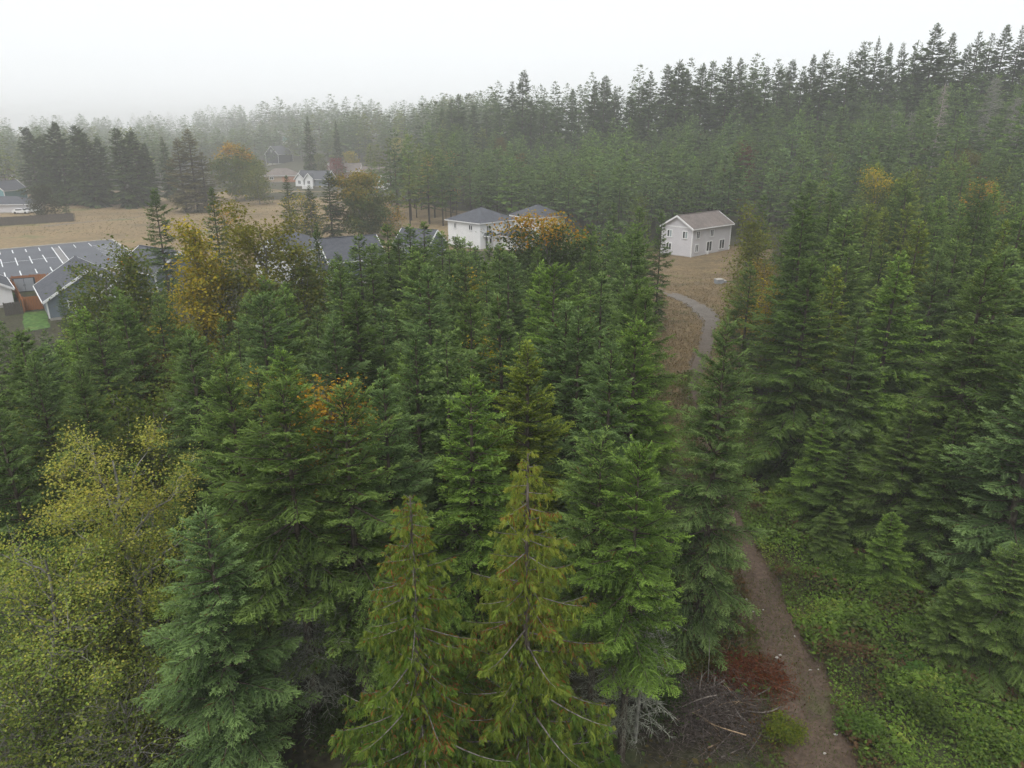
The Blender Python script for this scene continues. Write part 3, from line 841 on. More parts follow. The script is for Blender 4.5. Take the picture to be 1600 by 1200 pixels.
    if lod == 0 or dead:
        nd = int((26 if lod == 0 else 12) * (1 + 2 * dead))
        for j in range(nd):
            zb = rng.uniform(.12, cb + .08) * H; a = rng.uniform(0, 6.283); ll = rng.uniform(.7, 1.9 + .35 * dead)
            h_ = V3([math.cos(a), math.sin(a), 0]); ss = np.linspace(0, 1, 5)
            path = V3([0, 0, zb]) + h_ * (ss * ll)[:, None] + np.stack([0 * ss, 0 * ss, -.35 * ll * ss ** 1.6 + .1 * ll * ss], -1)
            lich = rng.random() < .35 + .5 * dead
            cc = V3([.25, .26, .21]) if lich else V3([.12, .105, .09])
            tb.add(path, .016 * (1 - ss * .8), 3, cc)
            for m_ in range(int(5 + 8 * dead)):
                u = rng.uniform(.25, 1); p = np.array([np.interp(u, ss, path[:, q_]) for q_ in range(3)])
                d_ = norm(h_ * rng.uniform(.2, 1) + V3([-h_[1], h_[0], 0]) * rng.choice([-1, 1]) * rng.uniform(.4, 1) + V3([0, 0, rng.uniform(-.6, .2)]))
                l2 = rng.uniform(.2, .55)
                tb.add([p, p + d_ * l2 * .5 + V3([0, 0, .03]), p + d_ * l2], [.008, .006, .003], 3, cc)
    return crown, tb

def cedar_mesh(seed, H=14.5, Rb=4.0, gold=.5):
    rng = np.random.default_rng(seed)
    z = []; zz = .10 * H
    while zz < H * .985:
        t = (zz / H - .1) / .9
        z.append(zz); zz += (.125 + .03 * (seed % 2)) * (.55 + .6 * (1 - t)) * rng.uniform(.5, 1.5)
    z = np.array(z); B = len(z); t = (z / H - .1) / .9
    az = np.arange(B) * 2.399963 + rng.normal(0, .4, B)
    L = (Rb * (1 - t) ** .85 * rng.uniform(.60, 1.12, B) + .12)
    el = np.interp(t, [0, .5, .9, 1], [R(-6), R(4), R(16), R(40)]) + rng.normal(0, .10, B)
    dr = np.interp(t, [0, .5, 1], [.50, .36, .20]); up = np.interp(t, [0, .5, 1], [.42, .28, .08])
    hz = np.stack([np.cos(az), np.sin(az), np.zeros(B)], -1)
    def pos(b, s):
        r = L[b] * s; p = hz[b] * (r * np.cos(el[b]))[:, None]
        p[:, 2] = z[b] + r * np.sin(el[b]) - dr[b] * L[b] * s ** 1.5 + up[b] * L[b] * s ** 3
        return p
    def tang(b, s): return norm(pos(b, s + .02) - pos(b, np.maximum(s - .02, 0)))
    tb = Tubes(); bark = V3([.15, .125, .11])
    hh = np.linspace(0, .99, 12) * H
    tb.add(np.stack([0 * hh, 0 * hh, hh], -1), .19 * (1 - hh / H) ** .8 + .012, 8, bark)
    for j in range(B):
        ss = np.linspace(0, 1, 7)
        tb.add(pos(np.full(7, j), ss), (.010 + .011 * L[j]) * (1 - ss * .85), 4, V3([.20, .18, .165]) * rng.uniform(.7, 1.15))
    # supports of sprays: points with direction
    SP, SD, SS, ST, SB = [], [], [], [], []
    nb = np.maximum(2, np.ceil(L / .115)).astype(int)
    b = np.repeat(np.arange(B), nb); k = np.concatenate([np.arange(n) for n in nb])
    s = np.clip(.03 + .97 * (k + rng.uniform(0, 1, len(k))) / nb[b], 0, 1)
    SP.append(pos(b, s)); SD.append(tang(b, s)); SS.append(s); ST.append(t[b]); SB.append(b)
    nl = np.maximum(1, np.ceil(L / .25)).astype(int)
    bl = np.repeat(np.arange(B), nl); kl = np.concatenate([np.arange(n) for n in nl])
    sl = np.clip(.08 + .89 * (kl + rng.uniform(0, 1, len(kl))) / nl[bl], 0, .97)
    for sg in (-1, 1):
        T = tang(bl, sl); S = norm(np.cross(T, V3([0, 0, 1.])))
        a = R(52) + rng.normal(0, .15, len(sl))
        D = norm(T * np.cos(a)[:, None] + sg * S * np.sin(a)[:, None] + V3([0, 0, -.25]))
        ll = (.22 + .26 * L[bl] * (1 - sl) ** .6 * np.minimum(1, sl / .2 + .3)) * rng.uniform(.6, 1.25, len(sl))
        n3 = np.maximum(2, np.ceil(ll / .12)).astype(int)
        i = np.repeat(np.arange(len(ll)), n3); k3 = np.concatenate([np.arange(n) for n in n3])
        q = (k3 + rng.uniform(.2, 1, len(k3))) / n3[i]
        p = pos(bl, sl)[i] + D[i] * (ll[i] * q)[:, None]; p[:, 2] -= .25 * ll[i] * q ** 2
        SP.append(p); SD.append(D[i]); SS.append(np.clip(sl[i] + .3 * q, 0, 1)); ST.append(t[bl][i]); SB.append(bl[i])
    SP = np.concatenate(SP); SD = np.concatenate(SD); SS = np.concatenate(SS); ST = np.concatenate(ST); SB = np.concatenate(SB)
    keep = rng.random(len(SP)) < .92
    SP, SD, SS, ST, SB = SP[keep], SD[keep], SS[keep], ST[keep], SB[keep]
    N = len(SP)
    hang = norm(SD * rng.uniform(.12, .55, N)[:, None] + np.stack([rng.normal(0, .2, N), rng.normal(0, .2, N), -np.ones(N)], -1))
    ln = (.20 + .22 * np.minimum(1, 1.25 * (1 - ST))) * rng.uniform(.6, 1.3, N)
    flat = norm(np.cross(hang, SD) + rng.normal(0, .25, (N, 3)))          # spray plane normal
    lat = norm(np.cross(flat, hang))
    fresh = np.clip(gold * (.18 + .95 * ST) + rng.normal(0, .16, N), 0, 1)
    cg = lerp(V3([.085, .170, .028]), V3([.28, .30, .048]), fresh)
    branch_red = rng.random(B)
    red = rng.random(N) < (.06 + .5 * (branch_red[SB] > (.72 if seed % 2 else .60)) + .06 * ST)
    cr_ = cg.copy()
    cr_[red] = lerp(V3([.19, .085, .03]), V3([.28, .13, .035]), rng.random(red.sum()))
    V, Q, C = [], [], []; nv = 0
    def put(base, d, l, w_, c, upv):
        nonlocal nv
        v, q = blades(base, d, l, w_, rng, upj=.3, up=upv)
        V.append(v); Q.append(q + nv); nv += len(v); C.append(c * rng.uniform(.78, 1.22, (len(c), 1)))
    put(SP, hang, ln, ln * .17, cg, flat)
    for f, sg, cq in ((.04, -1, cr_), (.10, 1, cr_), (.26, -1, cg), (.36, 1, cg), (.52, -1, cg), (.62, 1, cg)):
        a = R(34) + rng.normal(0, .15, N)
        d = norm(hang * np.cos(a)[:, None] + sg * lat * np.sin(a)[:, None])
        put(SP + hang * (ln * f)[:, None], d, ln * (.62 - .42 * f) * rng.uniform(.75, 1.25, N), ln * .14, cq, flat)
    return (np.concatenate(V), np.concatenate(Q), np.concatenate(C)), tb

def broad_mesh(seed, H, Rc, cb, nleaf, leaf, palette, lod=0, bark=(.2, .19, .17), shape=1.0, turn=None, bare=0.0, lean=(0, 0), clump=.55, narrow=False):
    """broadleaf tree; palette: list of colours chosen per leaf clump, turn: colours used towards the top"""
    rng = np.random.default_rng(seed)
    tb = Tubes(); bark = V3(bark)
    K = 9
    hh = np.linspace(0, .9 * H, K)
    tx = np.cumsum(rng.normal(0, .012 * H, K)) * (np.arange(K) > 1) + lean[0] * hh; ty = np.cumsum(rng.normal(0, .012 * H, K)) * (np.arange(K) > 1) + lean[1] * hh
    tr_ = np.stack([tx, ty, hh], -1)
    tb.add(tr_, (.012 * H + .03) * (1 - hh / H) ** .9 + .015, 7 if lod == 0 else 5, bark)
    ends = []
    n1 = 26 if lod == 0 else 15
    def radius(f):   # crown profile, f from 0 (crown base) to 1 (top)
        if narrow: return Rc * min(1, (f + .18) / .36) * (1.04 - f) ** .6 * 1.15
        return Rc * (math.sin(math.pi * min(1, .12 + .80 * f)) ** .65)
    for j in range(n1):
        f = (j + rng.uniform(.1, .9)) / n1
        z1 = cb * H + f * (1 - cb) * H * .93
        zs = max(cb * H * .8, z1 - rng.uniform(.08, .22) * H)
        st = V3([np.interp(min(zs, .88 * H), hh, tr_[:, q]) for q in range(3)])
        a = j * 2.4 + rng.normal(0, .4); rr = radius(f) * rng.uniform(.75, 1.12)
        cx = np.interp(min(z1, .88 * H), hh, tr_[:, 0]); cy_ = np.interp(min(z1, .88 * H), hh, tr_[:, 1])
        en = V3([cx + rr * math.cos(a), cy_ + rr * math.sin(a), z1 + rng.normal(.02, .02) * H])
        ss = np.linspace(0, 1, 7)[:, None]
        path = st + (en - st) * ss; path[:, 2] += (.10 * rr) * np.sin(ss[:, 0] * np.pi) * rng.uniform(-.3, 1)
        path[1:] += rng.normal(0, .03 * rr, (6, 3))
        tb.add(path, (.006 * H * .55) * (1 - ss[:, 0]) ** .8 + .008, 5 if lod == 0 else 3, bark * rng.uniform(.8, 1.15))
        n2 = 8 if lod == 0 else 5
        for k in range(n2):
            u = rng.uniform(.2, 1); p = V3([np.interp(u, ss[:, 0], path[:, q]) for q in range(3)])
            d = norm((en - st) / np.linalg.norm(en - st) + rng.normal(0, .75, 3) + V3([0, 0, .25]))
            l2 = rng.uniform(.25, .5) * max(rr, .8)
            p2 = np.stack([p, p + d * l2 * .5 + rng.normal(0, .06, 3), p + d * l2 + V3([0, 0, -.08 * l2])])
            if lod == 0:
                tb.add(p2, [.016, .011, .005], 3, bark * rng.uniform(.8, 1.25))
                for _ in range(3 if H < 13 else 2):
                    d3 = norm(d + rng.normal(0, .7, 3)); q0 = p2[1] + (p2[2] - p2[1]) * rng.random()
                    q1 = q0 + d3 * rng.uniform(.3, .7)
                    if H < 13: tb.add([q0, (q0 + q1) / 2 + rng.normal(0, .04, 3), q1], [.008, .006, .003], 3, bark * rng.uniform(.9, 1.3))
                    ends.append(q1)
            ends.append(p2[2]); ends.append(p2[1])
        ends.append(en)
    ends.append(tr_[-1])
    ends = np.array(ends)
    if bare: ends = ends[rng.random(len(ends)) > bare]
    E = len(ends)
    pal = np.array(palette); cidx = rng.integers(0, len(pal), E); cc = pal[cidx]
    if turn is not None:
        tn = np.array(turn[0]); f = np.clip((ends[:, 2] / H - turn[1]) / max(.05, 1 - turn[1]), 0, 1)
        sel = rng.random(E) < f * 1.35
        cc[sel] = tn[rng.integers(0, len(tn), sel.sum())]
    per = max(3, nleaf // E)
    i = np.repeat(np.arange(E), per); N = len(i)
    off = rng.normal(0, 1, (N, 3)) * V3([clump, clump, clump * .62])
    base = ends[i] + off
    d = norm(rng.normal(0, 1, (N, 3)) * V3([1, 1, .45]) + V3([0, 0, -.25]))
    ln = leaf * rng.uniform(.6, 1.35, N)
    v, q = blades(base, d, ln, ln * .75, rng, upj=.7)
    c = cc[i] * rng.uniform(.7, 1.3, (N, 1)) * np.stack([rng.uniform(.9, 1.12, N), np.ones(N), rng.uniform(.8, 1.1, N)], -1)
    return (v, q, c), tb

def make_meshes(name, crown, tb, mat):
    return quad_mesh(name + '_crown', *crown, mat), tb.mesh(name + '_trunk', M_BARK)

LABELS = {}
def plant(name, meshes, x, y, s, rz, colour, label, cat='tree', group=None, sxy=None, lean=0.0):
    r = empty(name, (x, y, float(ground_z(x, y)) - .05), rz, (sxy or s, sxy or s, s))
    if lean: r.rotation_euler = (lean, lean * .6, rz)
    tag(r, label, cat, group)
    LABELS.setdefault(label, []).append(group)
    cr = link(bpy.data.objects.new('crown', meshes[0]), r); cr.color = (*colour, 1)
    link(bpy.data.objects.new('trunk', meshes[1]), r)
    return r

def value_noise(x, y, seed, sc):
    rng = np.random.default_rng(seed); G = rng.random((64, 64))
    x = np.asarray(x) / sc; y = np.asarray(y) / sc
    i = np.floor(x).astype(int); j = np.floor(y).astype(int); fx = x - i; fy = y - j
    fx = fx * fx * (3 - 2 * fx); fy = fy * fy * (3 - 2 * fy)
    g = lambda a, b: G[a % 64, b % 64]
    return (g(i, j) * (1 - fx) + g(i + 1, j) * fx) * (1 - fy) + (g(i, j + 1) * (1 - fx) + g(i + 1, j + 1) * fx) * fy

# ------------------------------------------------------------------ fir prototypes (unit height 16)
PROTO_H = 16.0
NEAR = [make_meshes('fir', *fir_mesh('fir', 100 + i, 16, rb, cb, 0, droopy=dp, wide=wd), M_NEEDLE)
        for i, (rb, cb, dp, wd) in enumerate(((3.6, .14, .0, .66), (3.3, .24, .1, .60), (3.9, .08, .22, .68), (3.3, .30, .05, .56), (3.4, .12, .15, .70)))]
NEAR_DEAD = make_meshes('fir', *fir_mesh('fir', 131, 16, 3.4, .40, 0, dead=1.0, wide=.55), M_NEEDLE)
NEAR_BARE = make_meshes('fir', *fir_mesh('fir', 133, 16, 3.3, .52, 0, dead=2.0, wide=.55), M_NEEDLE)
MID = [make_meshes('fir', *fir_mesh('fir', 200 + i, 16, rb, cb, 1, droopy=dp, wide=wd), M_NEEDLE)
       for i, (rb, cb, dp, wd) in enumerate(((3.4, .12, .0, .64), (3.1, .16, .1, .60), (3.7, .08, .2, .68), (2.9, .14, .0, .70), (3.4, .2, .3, .56), (3.2, .10, .1, .66)))]
FAR = [make_meshes('fir', *fir_mesh('fir', 300 + i, 16, rb, cb, 2, droopy=dp, wide=wd, gaps=gp), M_NEEDLE)
       for i, (rb, cb, dp, wd, gp) in enumerate(((3.3, .10, .0, .66, 0), (2.8, .14, .1, .62, 0), (3.5, .06, .2, .70, 0), (2.7, .16, .0, .7, .1), (3.0, .12, .3, .58, .05), (2.6, .2, .1, .55, .12)))]
CLUMP2 = [fir_mesh('fir', 450 + i, 16, rb, cb, 2, wide=wd, coarse=1.32) for i, (rb, cb, wd) in enumerate(((3.4, .36, .56), (3.1, .32, .52), (3.7, .34, .6), (2.9, .38, .56)))]
CLUMP = [fir_mesh('fir', 400 + i, 16, rb, cb, 3, wide=wd, coarse=1.05) for i, (rb, cb, wd) in enumerate(((3.4, .25, .6), (3.1, .28, .56), (3.7, .22, .64), (2.9, .3, .58)))]

TALL = [make_meshes('fir', *fir_mesh('fir', 500 + i, 28, rb, cb, 2, droopy=dp, wide=wd, gaps=gp, coarse=.86), M_NEEDLE)
        for i, (rb, cb, dp, wd, gp) in enumerate(((4.8, .10, .1, .60, .05), (4.0, .16, .2, .50, .08), (5.4, .08, .0, .68, .0), (3.9, .14, .25, .46, .06), (4.4, .12, .05, .74, .12), (5.0, .10, .3, .52, .04)))]
FIELD = [make_meshes('fir', *fir_mesh('fir', 520 + i, 28, rb, .06, 2, droopy=.2, wide=wd, coarse=.80), M_NEEDLE) for i, (rb, wd) in enumerate(((7.2, .58), (6.6, .52), (7.6, .64)))]
GREEN = (.93, 1.0, .82); DEEP = (.70, .79, .64); BLUE = (.95, 1.05, 1.14); LIME = (1.32, 1.20, .62); OLIVE = (1.15, 1.0, .62); GREYG = (.90, .96, .98); BRIGHT = (1.06, 1.22, .76)
HUES = {'green': GREEN, 'dark green': DEEP, 'blue-green': BLUE, 'yellow-green': LIME, 'olive': OLIVE, 'grey-green': GREYG, 'bright green': BRIGHT}
rnd = random.Random(77)
FIRS = []           # every fir: dict(x,y,H,hue,label,group,...)
def from_top(px, py, H, Y=None):
    if Y is None:
        g = 0.0
        for _ in range(6):
            d = ray(px, py)
            tt = (g + H - CAM_H) / d[2]
            x, y = d[0] * tt, d[1] * tt
            g = float(ground_z(x, y))
        return x, y, H
    x, y, zt = at_dist(px, py, Y)
    return x, y, zt - float(ground_z(x, y))

def hero(px, py, H, hue, label, Y=None, w_=1.0, mesh=None, group=None):
    x, y, H = from_top(px, py, H, Y)
    FIRS.append(dict(x=x, y=y, H=H, hue=hue, label=label, w=w_, mesh=mesh, group=group, hero=True))

# hand-placed firs: pixel of the leader in the photograph and estimated height
hero(318, 792, 11.6, 'blue-green', 'dense blue-green fir in front, beside the yellow-leaved alder', w_=1.15, mesh=NEAR[2])
hero(440, 600, 14.8, 'green', 'tall green fir with bare lower trunk between alder and cedars', w_=1.05, mesh=NEAR_BARE)
hero(535, 610, 14.5, 'green', 'broad green fir just left of the red-flecked cedar', w_=1.0, mesh=NEAR[3])
hero(598, 575, 14.6, 'blue-green', 'blue-green fir with bright leader behind the red-flecked cedar', w_=.9)
hero(352, 560, 15.0, 'green', 'green fir rising behind the small orange maple', w_=.95)
hero(648, 515, 15.0, 'blue-green', 'blue-green fir in the stand left of the thin yellow maple', w_=.9)
hero(697, 520, 15.3, 'grey-green', 'grey-green fir with a drooping top in the middle stand', w_=.85, mesh=MID[4])
hero(735, 455, 15.5, 'green', 'slim green fir rising above the thin yellow maple', w_=.85)
hero(825, 540, 14.9, 'yellow-green', 'bright yellow-green fir directly behind the golden cedar', w_=1.0, mesh=NEAR[0])
hero(735, 590, 14.5, 'bright green', 'broad bright green fir left behind the golden cedar', w_=1.1, mesh=NEAR[4])
hero(885, 478, 15.2, 'blue-green', 'big pale blue-green fir right behind the golden cedar', w_=1.12, mesh=NEAR[0])
hero(905, 485, 15.4, 'blue-green', 'second pale leader beside the big blue-green fir', w_=.9, mesh=NEAR[1])
hero(995, 500, 15.2, 'bright green', 'broad bright green fir left of the track', w_=1.05, mesh=NEAR[2])
hero(940, 690, 13.0, 'green', 'green fir with pale leader and lichen-grey dead lower branches', w_=.9, mesh=NEAR_BARE)
hero(1000, 700, 13.2, 'bright green', 'shorter green fir beside the one with lichen-grey branches', w_=.85, mesh=NEAR_DEAD)
hero(1138, 498, 16.0, 'grey-green', 'tall drooping fir standing right at the track edge', w_=.82, mesh=NEAR[2])
hero(1418, 270, 17.8, 'yellow-green', 'tallest yellow-green fir on the near right slope', w_=1.45)
hero(1545, 408, 16.6, 'green', 'large green fir at right with visible dark trunk', w_=1.15, mesh=NEAR[1])
hero(1640, 575, 13.0, 'blue-green', 'blue-green fir cut by the right picture edge', w_=1.5, mesh=NEAR[2])
hero(1500, 640, 9.8, 'dark green', 'dark fir filling the gap beside the blue-green edge fir', w_=1.25, mesh=NEAR[4])
hero(1430, 625, 9.2, 'green', 'mid-height fir at the back of the fern bank', w_=1.3, mesh=NEAR[2])
hero(1590, 850, 6.4, 'green', 'bushy young fir at the lower right edge', w_=1.6, mesh=NEAR[2])
hero(1330, 690, 6.4, 'dark green', 'squat dark fir between track bend and fern bank', w_=1.5, mesh=NEAR[4])
hero(1600, 330, 17.5, 'green', 'tall fir behind the large one at the right edge', w_=1.3)
hero(1270, 285, 17.0, 'dark green', 'dark green fir right of the grey house beyond the meadow', w_=1.35)
hero(1195, 305, 15.5, 'dark green', 'dark narrow fir closest to the grey house on its right', w_=.95)
hero(1175, 410, 12.5, 'green', 'small green fir at the meadow edge below the grey house', w_=1.0)
hero(1325, 330, 16.5, 'green', 'green fir behind the yellow shrub by the track', w_=1.35)
hero(1270, 400, 15.5, 'dark green', 'dark fir next to the yellow shrub by the track', w_=1.15, mesh=NEAR[2])
hero(1345, 480, 12.6, 'grey-green', 'grey-green fir in the right stand above the fern bank', w_=1.05, mesh=NEAR[4])
hero(1470, 390, 15.0, 'grey-green', 'pale-tipped fir left of the large fir with dark trunk', w_=.9, mesh=NEAR[0])
hero(1365, 555, 9.6, 'bright green', 'bushy bright green fir at the edge of the fern bank', w_=1.2, mesh=NEAR[2])
hero(1290, 640, 7.4, 'bright green', 'low bright green fir by the narrow part of the track', w_=1.15, mesh=NEAR[4])
hero(1480, 560, 11.0, 'green', 'green fir overhanging the fern bank from the right', w_=1.1, mesh=NEAR[2])
hero(1000, 325, 14.5, 'green', 'green fir in the clump left of the grey house', w_=1.05)
hero(1035, 330, 14.2, 'dark green', 'dark slim fir whose branches cross the grey house', w_=.7)
hero(960, 318, 14.8, 'grey-green', 'grey-green fir behind the orange-topped maple on its right', w_=.9)
hero(925, 350, 15.0, 'green', 'green fir touching the orange-topped maple', w_=.95)
hero(835, 362, 14.2, 'dark green', 'dark fir under the left side of the orange-topped maple', w_=1.05)
hero(495, 350, 15.0, 'dark green', 'slender dark conifer before the white-trimmed houses', w_=.55)
hero(560, 368, 14.5, 'green', 'green fir covering part of the broad dark roof', w_=1.3)
hero(605, 352, 14.6, 'green', 'green fir just right of the broad dark roof', w_=1.35)
hero(640, 356, 14.6, 'dark green', 'dark fir before the low dark-roofed house', w_=1.25)
hero(662, 348, 14.8, 'green', 'green fir hiding the gable of the low dark-roofed house', w_=1.25)
hero(622, 362, 14.6, 'dark green', 'dark fir just left of the low dark-roofed house', w_=1.0)
hero(690, 366, 14.2, 'green', 'green fir left of the white hip-roofed house front', w_=1.0)
hero(702, 392, 14.2, 'grey-green', 'greyish fir in front of the white hip-roofed house', w_=.95)
hero(780, 385, 14.2, 'green', 'small-topped fir before the garage of the white house', w_=.95)
hero(240, 298, 18.0, 'dark green', 'lone dark fir in the dry field by the golden birch', Y=92, w_=.85)
hero(330, 295, 17.0, 'dark green', 'dark fir in the field behind the olive tree', Y=104, w_=.8)
hero(92, 445, 9.5, 'dark green', 'little dark fir in front of the white-trimmed bungalow', Y=80, w_=.8)
hero(415, 440, 14.8, 'green', 'green fir in front of the olive broadleaf trees', w_=1.0)
hero(345, 500, 12.6, 'green', 'green fir leaning on the golden birch', w_=.9)
hero(530, 410, 14.8, 'green', 'green fir below the broad dark roof', w_=1.0)
hero(520, 500, 13.8, 'blue-green', 'pale-topped fir in the middle of the left stand', w_=1.0)
hero(150, 500, 13.6, 'grey-green', 'grey-green fir behind the pale green alder', w_=1.25)
hero(30, 520, 13.2, 'dark green', 'dark fir at the left picture edge below the yards', w_=1.25)
# small firs in the fern bank
hero(1395, 800, 4.6, 'bright green', 'young bright green fir growing in the fern bank', w_=1.6, mesh=NEAR[4])
hero(1300, 790, 3.4, 'green', 'small bushy fir low on the fern bank by the track', w_=2.0, mesh=NEAR[4])
hero(1500, 905, 4.2, 'green', 'young fir among shrubs near the right picture edge', w_=1.8, mesh=NEAR[4])
# field trees on the left
for px, py, Y, hue, w_, lab in ((40, 200, 268, 'dark green', 1.6, 'big dark conifer at the picture edge beyond the field'),
                                (85, 192, 250, 'dark green', 1.5, 'tall dark fir left in the big field group'),
                                (115, 197, 246, 'dark green', 1.7, 'broad dark fir in the big field group'),
                                (130, 208, 240, 'grey-green', 1.5, 'greyish fir in front of the big field group'),
                                (180, 200, 238, 'dark green', 1.65, 'dark fir right in the big field group, its trunk showing'),
                                (205, 206, 246, 'dark green', 1.5, 'dark fir behind the one with showing trunk'),
                                (62, 212, 254, 'dark green', 1.6, 'dark fir closing the gap at the left of the field group'),
                                (150, 215, 250, 'dark green', 1.6, 'dark fir closing the gap in the middle of the field group'),
                                (225, 224, 252, 'dark green', 1.5, 'lower dark fir at the right end of the field group'),
                                (252, 214, 262, 'dark green', 1.0, 'slim dark fir standing apart right of the field group'),
                                (95, 282, 212, 'grey-green', .9, 'small grey-green spruce at the end of the long fence'),
                                (480, 182, 360, 'dark green', .8, 'solitary tall fir above the far village roofs'),
                                (524, 190, 368, 'dark green', .75, 'dark fir right of the solitary tall village fir'),
                                (447, 275, 160, 'green', 1.3, 'green fir left of the round roadside maple'),
                                (512, 268, 165, 'dark green', 1.3, 'dark fir touching the round roadside maple'),
                                (482, 290, 158, 'dark green', .95, 'narrow young fir between the two roadside firs')):
    hero(px, py, 0, hue, lab, Y=Y, w_=w_, mesh=(FIELD[(px * 7) % 3] if w_ >= 1.5 else TALL[px % 6] if Y > 230 else MID[px % 6]))
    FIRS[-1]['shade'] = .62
    if w_ >= 1.5: FIRS[-1]['w'] = 1.08 + .1 * (px % 3); FIRS[-1]['ph'] = 28.0
    elif Y > 230: FIRS[-1]['ph'] = 28.0
# right slope skyline
SKY = [(1465, 38, 222, 1.3, 'tallest fir on the skyline, broad and dark'), (1490, 52, 226, 1.1, 'second-tallest skyline fir touching the tallest one')]
for px, py, Y, w_, lab in SKY:
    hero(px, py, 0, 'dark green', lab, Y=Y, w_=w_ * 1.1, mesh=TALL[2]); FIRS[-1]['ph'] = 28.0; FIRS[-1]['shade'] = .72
tops = [(705, 155), (716, 148), (740, 165), (760, 172), (800, 128), (817, 112), (850, 152), (872, 150), (895, 140), (945, 120), (962, 140), (1002, 135), (1018, 112), (1045, 102), (1062, 95), (1075, 108), (1100, 100),
        (1115, 96), (1140, 90), (1158, 92), (1180, 108), (1200, 105), (1220, 103), (1238, 95), (1255, 112), (1272, 86), (1290, 84), (1310, 92), (1330, 80), (1350, 66), (1374, 58), (1392, 68), (1412, 68), (1432, 78),
        (1515, 72), (1532, 50), (1552, 50), (1575, 40), (1600, 38), (1620, 30), (930, 128), (985, 150), (830, 150), (780, 160), (690, 170)]
def slope_dist(px): return float(np.interp(px, [640, 800, 1000, 1200, 1460, 1640], [330, 300, 265, 240, 226, 215]))
for px, py in tops:
    hero(px, py, 0, rnd.choice(['dark green', 'grey-green', 'dark green']), None, Y=slope_dist(px) + rnd.uniform(-10, 14), w_=rnd.uniform(.75, 1.0))
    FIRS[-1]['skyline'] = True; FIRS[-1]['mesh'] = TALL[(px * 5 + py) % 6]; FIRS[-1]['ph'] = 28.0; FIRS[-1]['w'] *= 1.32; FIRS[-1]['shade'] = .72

# ------------------------------------------------------------------ forest fill
ENV_X = [-100, 0, 60, 100, 150, 200, 230, 300, 400, 500, 560, 600, 690, 760, 800, 880, 950, 1030, 1145, 1200, 1300, 1400, 1600, 1750]
ENV_Y = [500, 505, 520, 490, 455, 435, 440, 520, 440, 400, 378, 362, 366, 378, 374, 340, 332, 345, 350, 300, 250, 235, 235, 235]
def open_ground(x, y):
    tx, hw = track_at(y)
    if y < 118:
        right_free = np.interp(y, [14, 24, 36, 44, 52, 60, 75, 95, 118], [11.5, 10.5, 8.0, 6.6, 5.6, 5.6, 7, 13, 22])
        left_free = np.interp(y, [14, 24, 30, 40, 52, 66, 80, 100, 118], [6.0, 5.6, 5.2, 5.0, 6.0, 7.6, 9.0, 7.5, 12])
        if tx - hw - left_free + 1.0 < x < tx + hw + right_free: return True
    if 22 < x < 54 and 95 < y < 158: return True
    return False
def too_close(x, y, pts, dmin):
    for (a, b) in pts:
        if (a - x) ** 2 + (b - y) ** 2 < dmin * dmin: return True
    return False
taken = [(f['x'], f['y']) for f in FIRS]
BROAD_KEEP = []
rr = random.Random(9)
def fill(n, ybox, u, Hr, dmin, test, hues, zone, env=True, wr=(.74, 1.2)):
    cnt = 0
    cells = {}
    for (a, b) in taken: cells.setdefault((int(a // 4), int(b // 4)), []).append((a, b))
    for _ in range(n):
        y = math.sqrt(rr.uniform(ybox[0] ** 2, ybox[1] ** 2)); x = rr.uniform(*u) * y
        if not test(x, y): continue
        cx, cy_ = int(x // 4), int(y // 4)
        near = [p for i in (-1, 0, 1) for j in (-1, 0, 1) for p in cells.get((cx + i, cy_ + j), ())]
        if too_close(x, y, near, dmin): continue
        H = rr.uniform(*Hr); g = float(ground_z(x, y))
        if env:
            px, py = proj(x, y, g + H)
            if 1022 < px < 1150 and py < 660 and y < 125: continue       # keep the view down the meadow and track open
            lim = float(np.interp(px, ENV_X, ENV_Y)) + rr.uniform(0, 30)
            if py < lim:
                # lower the tree so that it stays under the canopy line
                H2 = CAM_H + ray(px, lim)[2] * (y / ray(px, lim)[1]) - g
                if H2 < 4.5: continue
                H = H2
        hue = rr.choice(hues)
        FIRS.append(dict(x=x, y=y, H=H, hue=hue, label=None, w=rr.uniform(*wr), mesh=None, group=None, hero=False, zone=zone))
        taken.append((x, y)); cells.setdefault((cx, cy_), []).append((x, y)); cnt += 1
    return cnt
BROADS = []   # (px, py, ...) filled below; positions needed to keep firs off them
B_POS = [from_top(*p) for p in ((175, 672, 12.0), (30, 800, 10), (225, 612, 10.5), (295, 338, 17.2), (385, 322, 17.4), (455, 372, 15), (215, 362, 15.5), (150, 402, 14), (880, 332, 16))]
taken += [(p[0], p[1]) for p in B_POS]
C_POS = [from_top(825, 698, 14.6), from_top(640, 765, 13.6)]
taken += [(p[0], p[1]) for p in C_POS]
def mid_test(x, y):
    if open_ground(x, y): return False
    lim = np.interp(800 + FPX * x / (y * .95), [-100, 300, 420, 600, 700, 1050], [90, 86, 82, 82, 96, 104])
    if y > lim: return False
    return all((x - c_[0]) ** 2 + (y - c_[1]) ** 2 > 3.6 ** 2 for c_ in C_POS) and (x - B_POS[0][0]) ** 2 + (y - B_POS[0][1]) ** 2 > 4.2 ** 2
tr_x = lambda y: float(track_at(y)[0])
n_mid = fill(2600, (26, 104), (-.86, .26), (11.5, 16.2), 3.0, lambda x, y: mid_test(x, y) and x < tr_x(y),
             ['green', 'green', 'blue-green', 'dark green', 'grey-green', 'grey-green', 'bright green'], 'middle')
n_right = fill(2600, (34, 150), (.1, 1.0), (13, 17.5), 3.4, lambda x, y: (not open_ground(x, y)) and x > tr_x(min(y, 92)),
               ['green', 'green', 'dark green', 'dark green', 'grey-green', 'yellow-green', 'bright green'], 'right')
def slope_test(x, y):
    if open_ground(x, y): return False
    v = .85 * x + .53 * y
    if v < 98: return False
    return y > 150 or x > 52
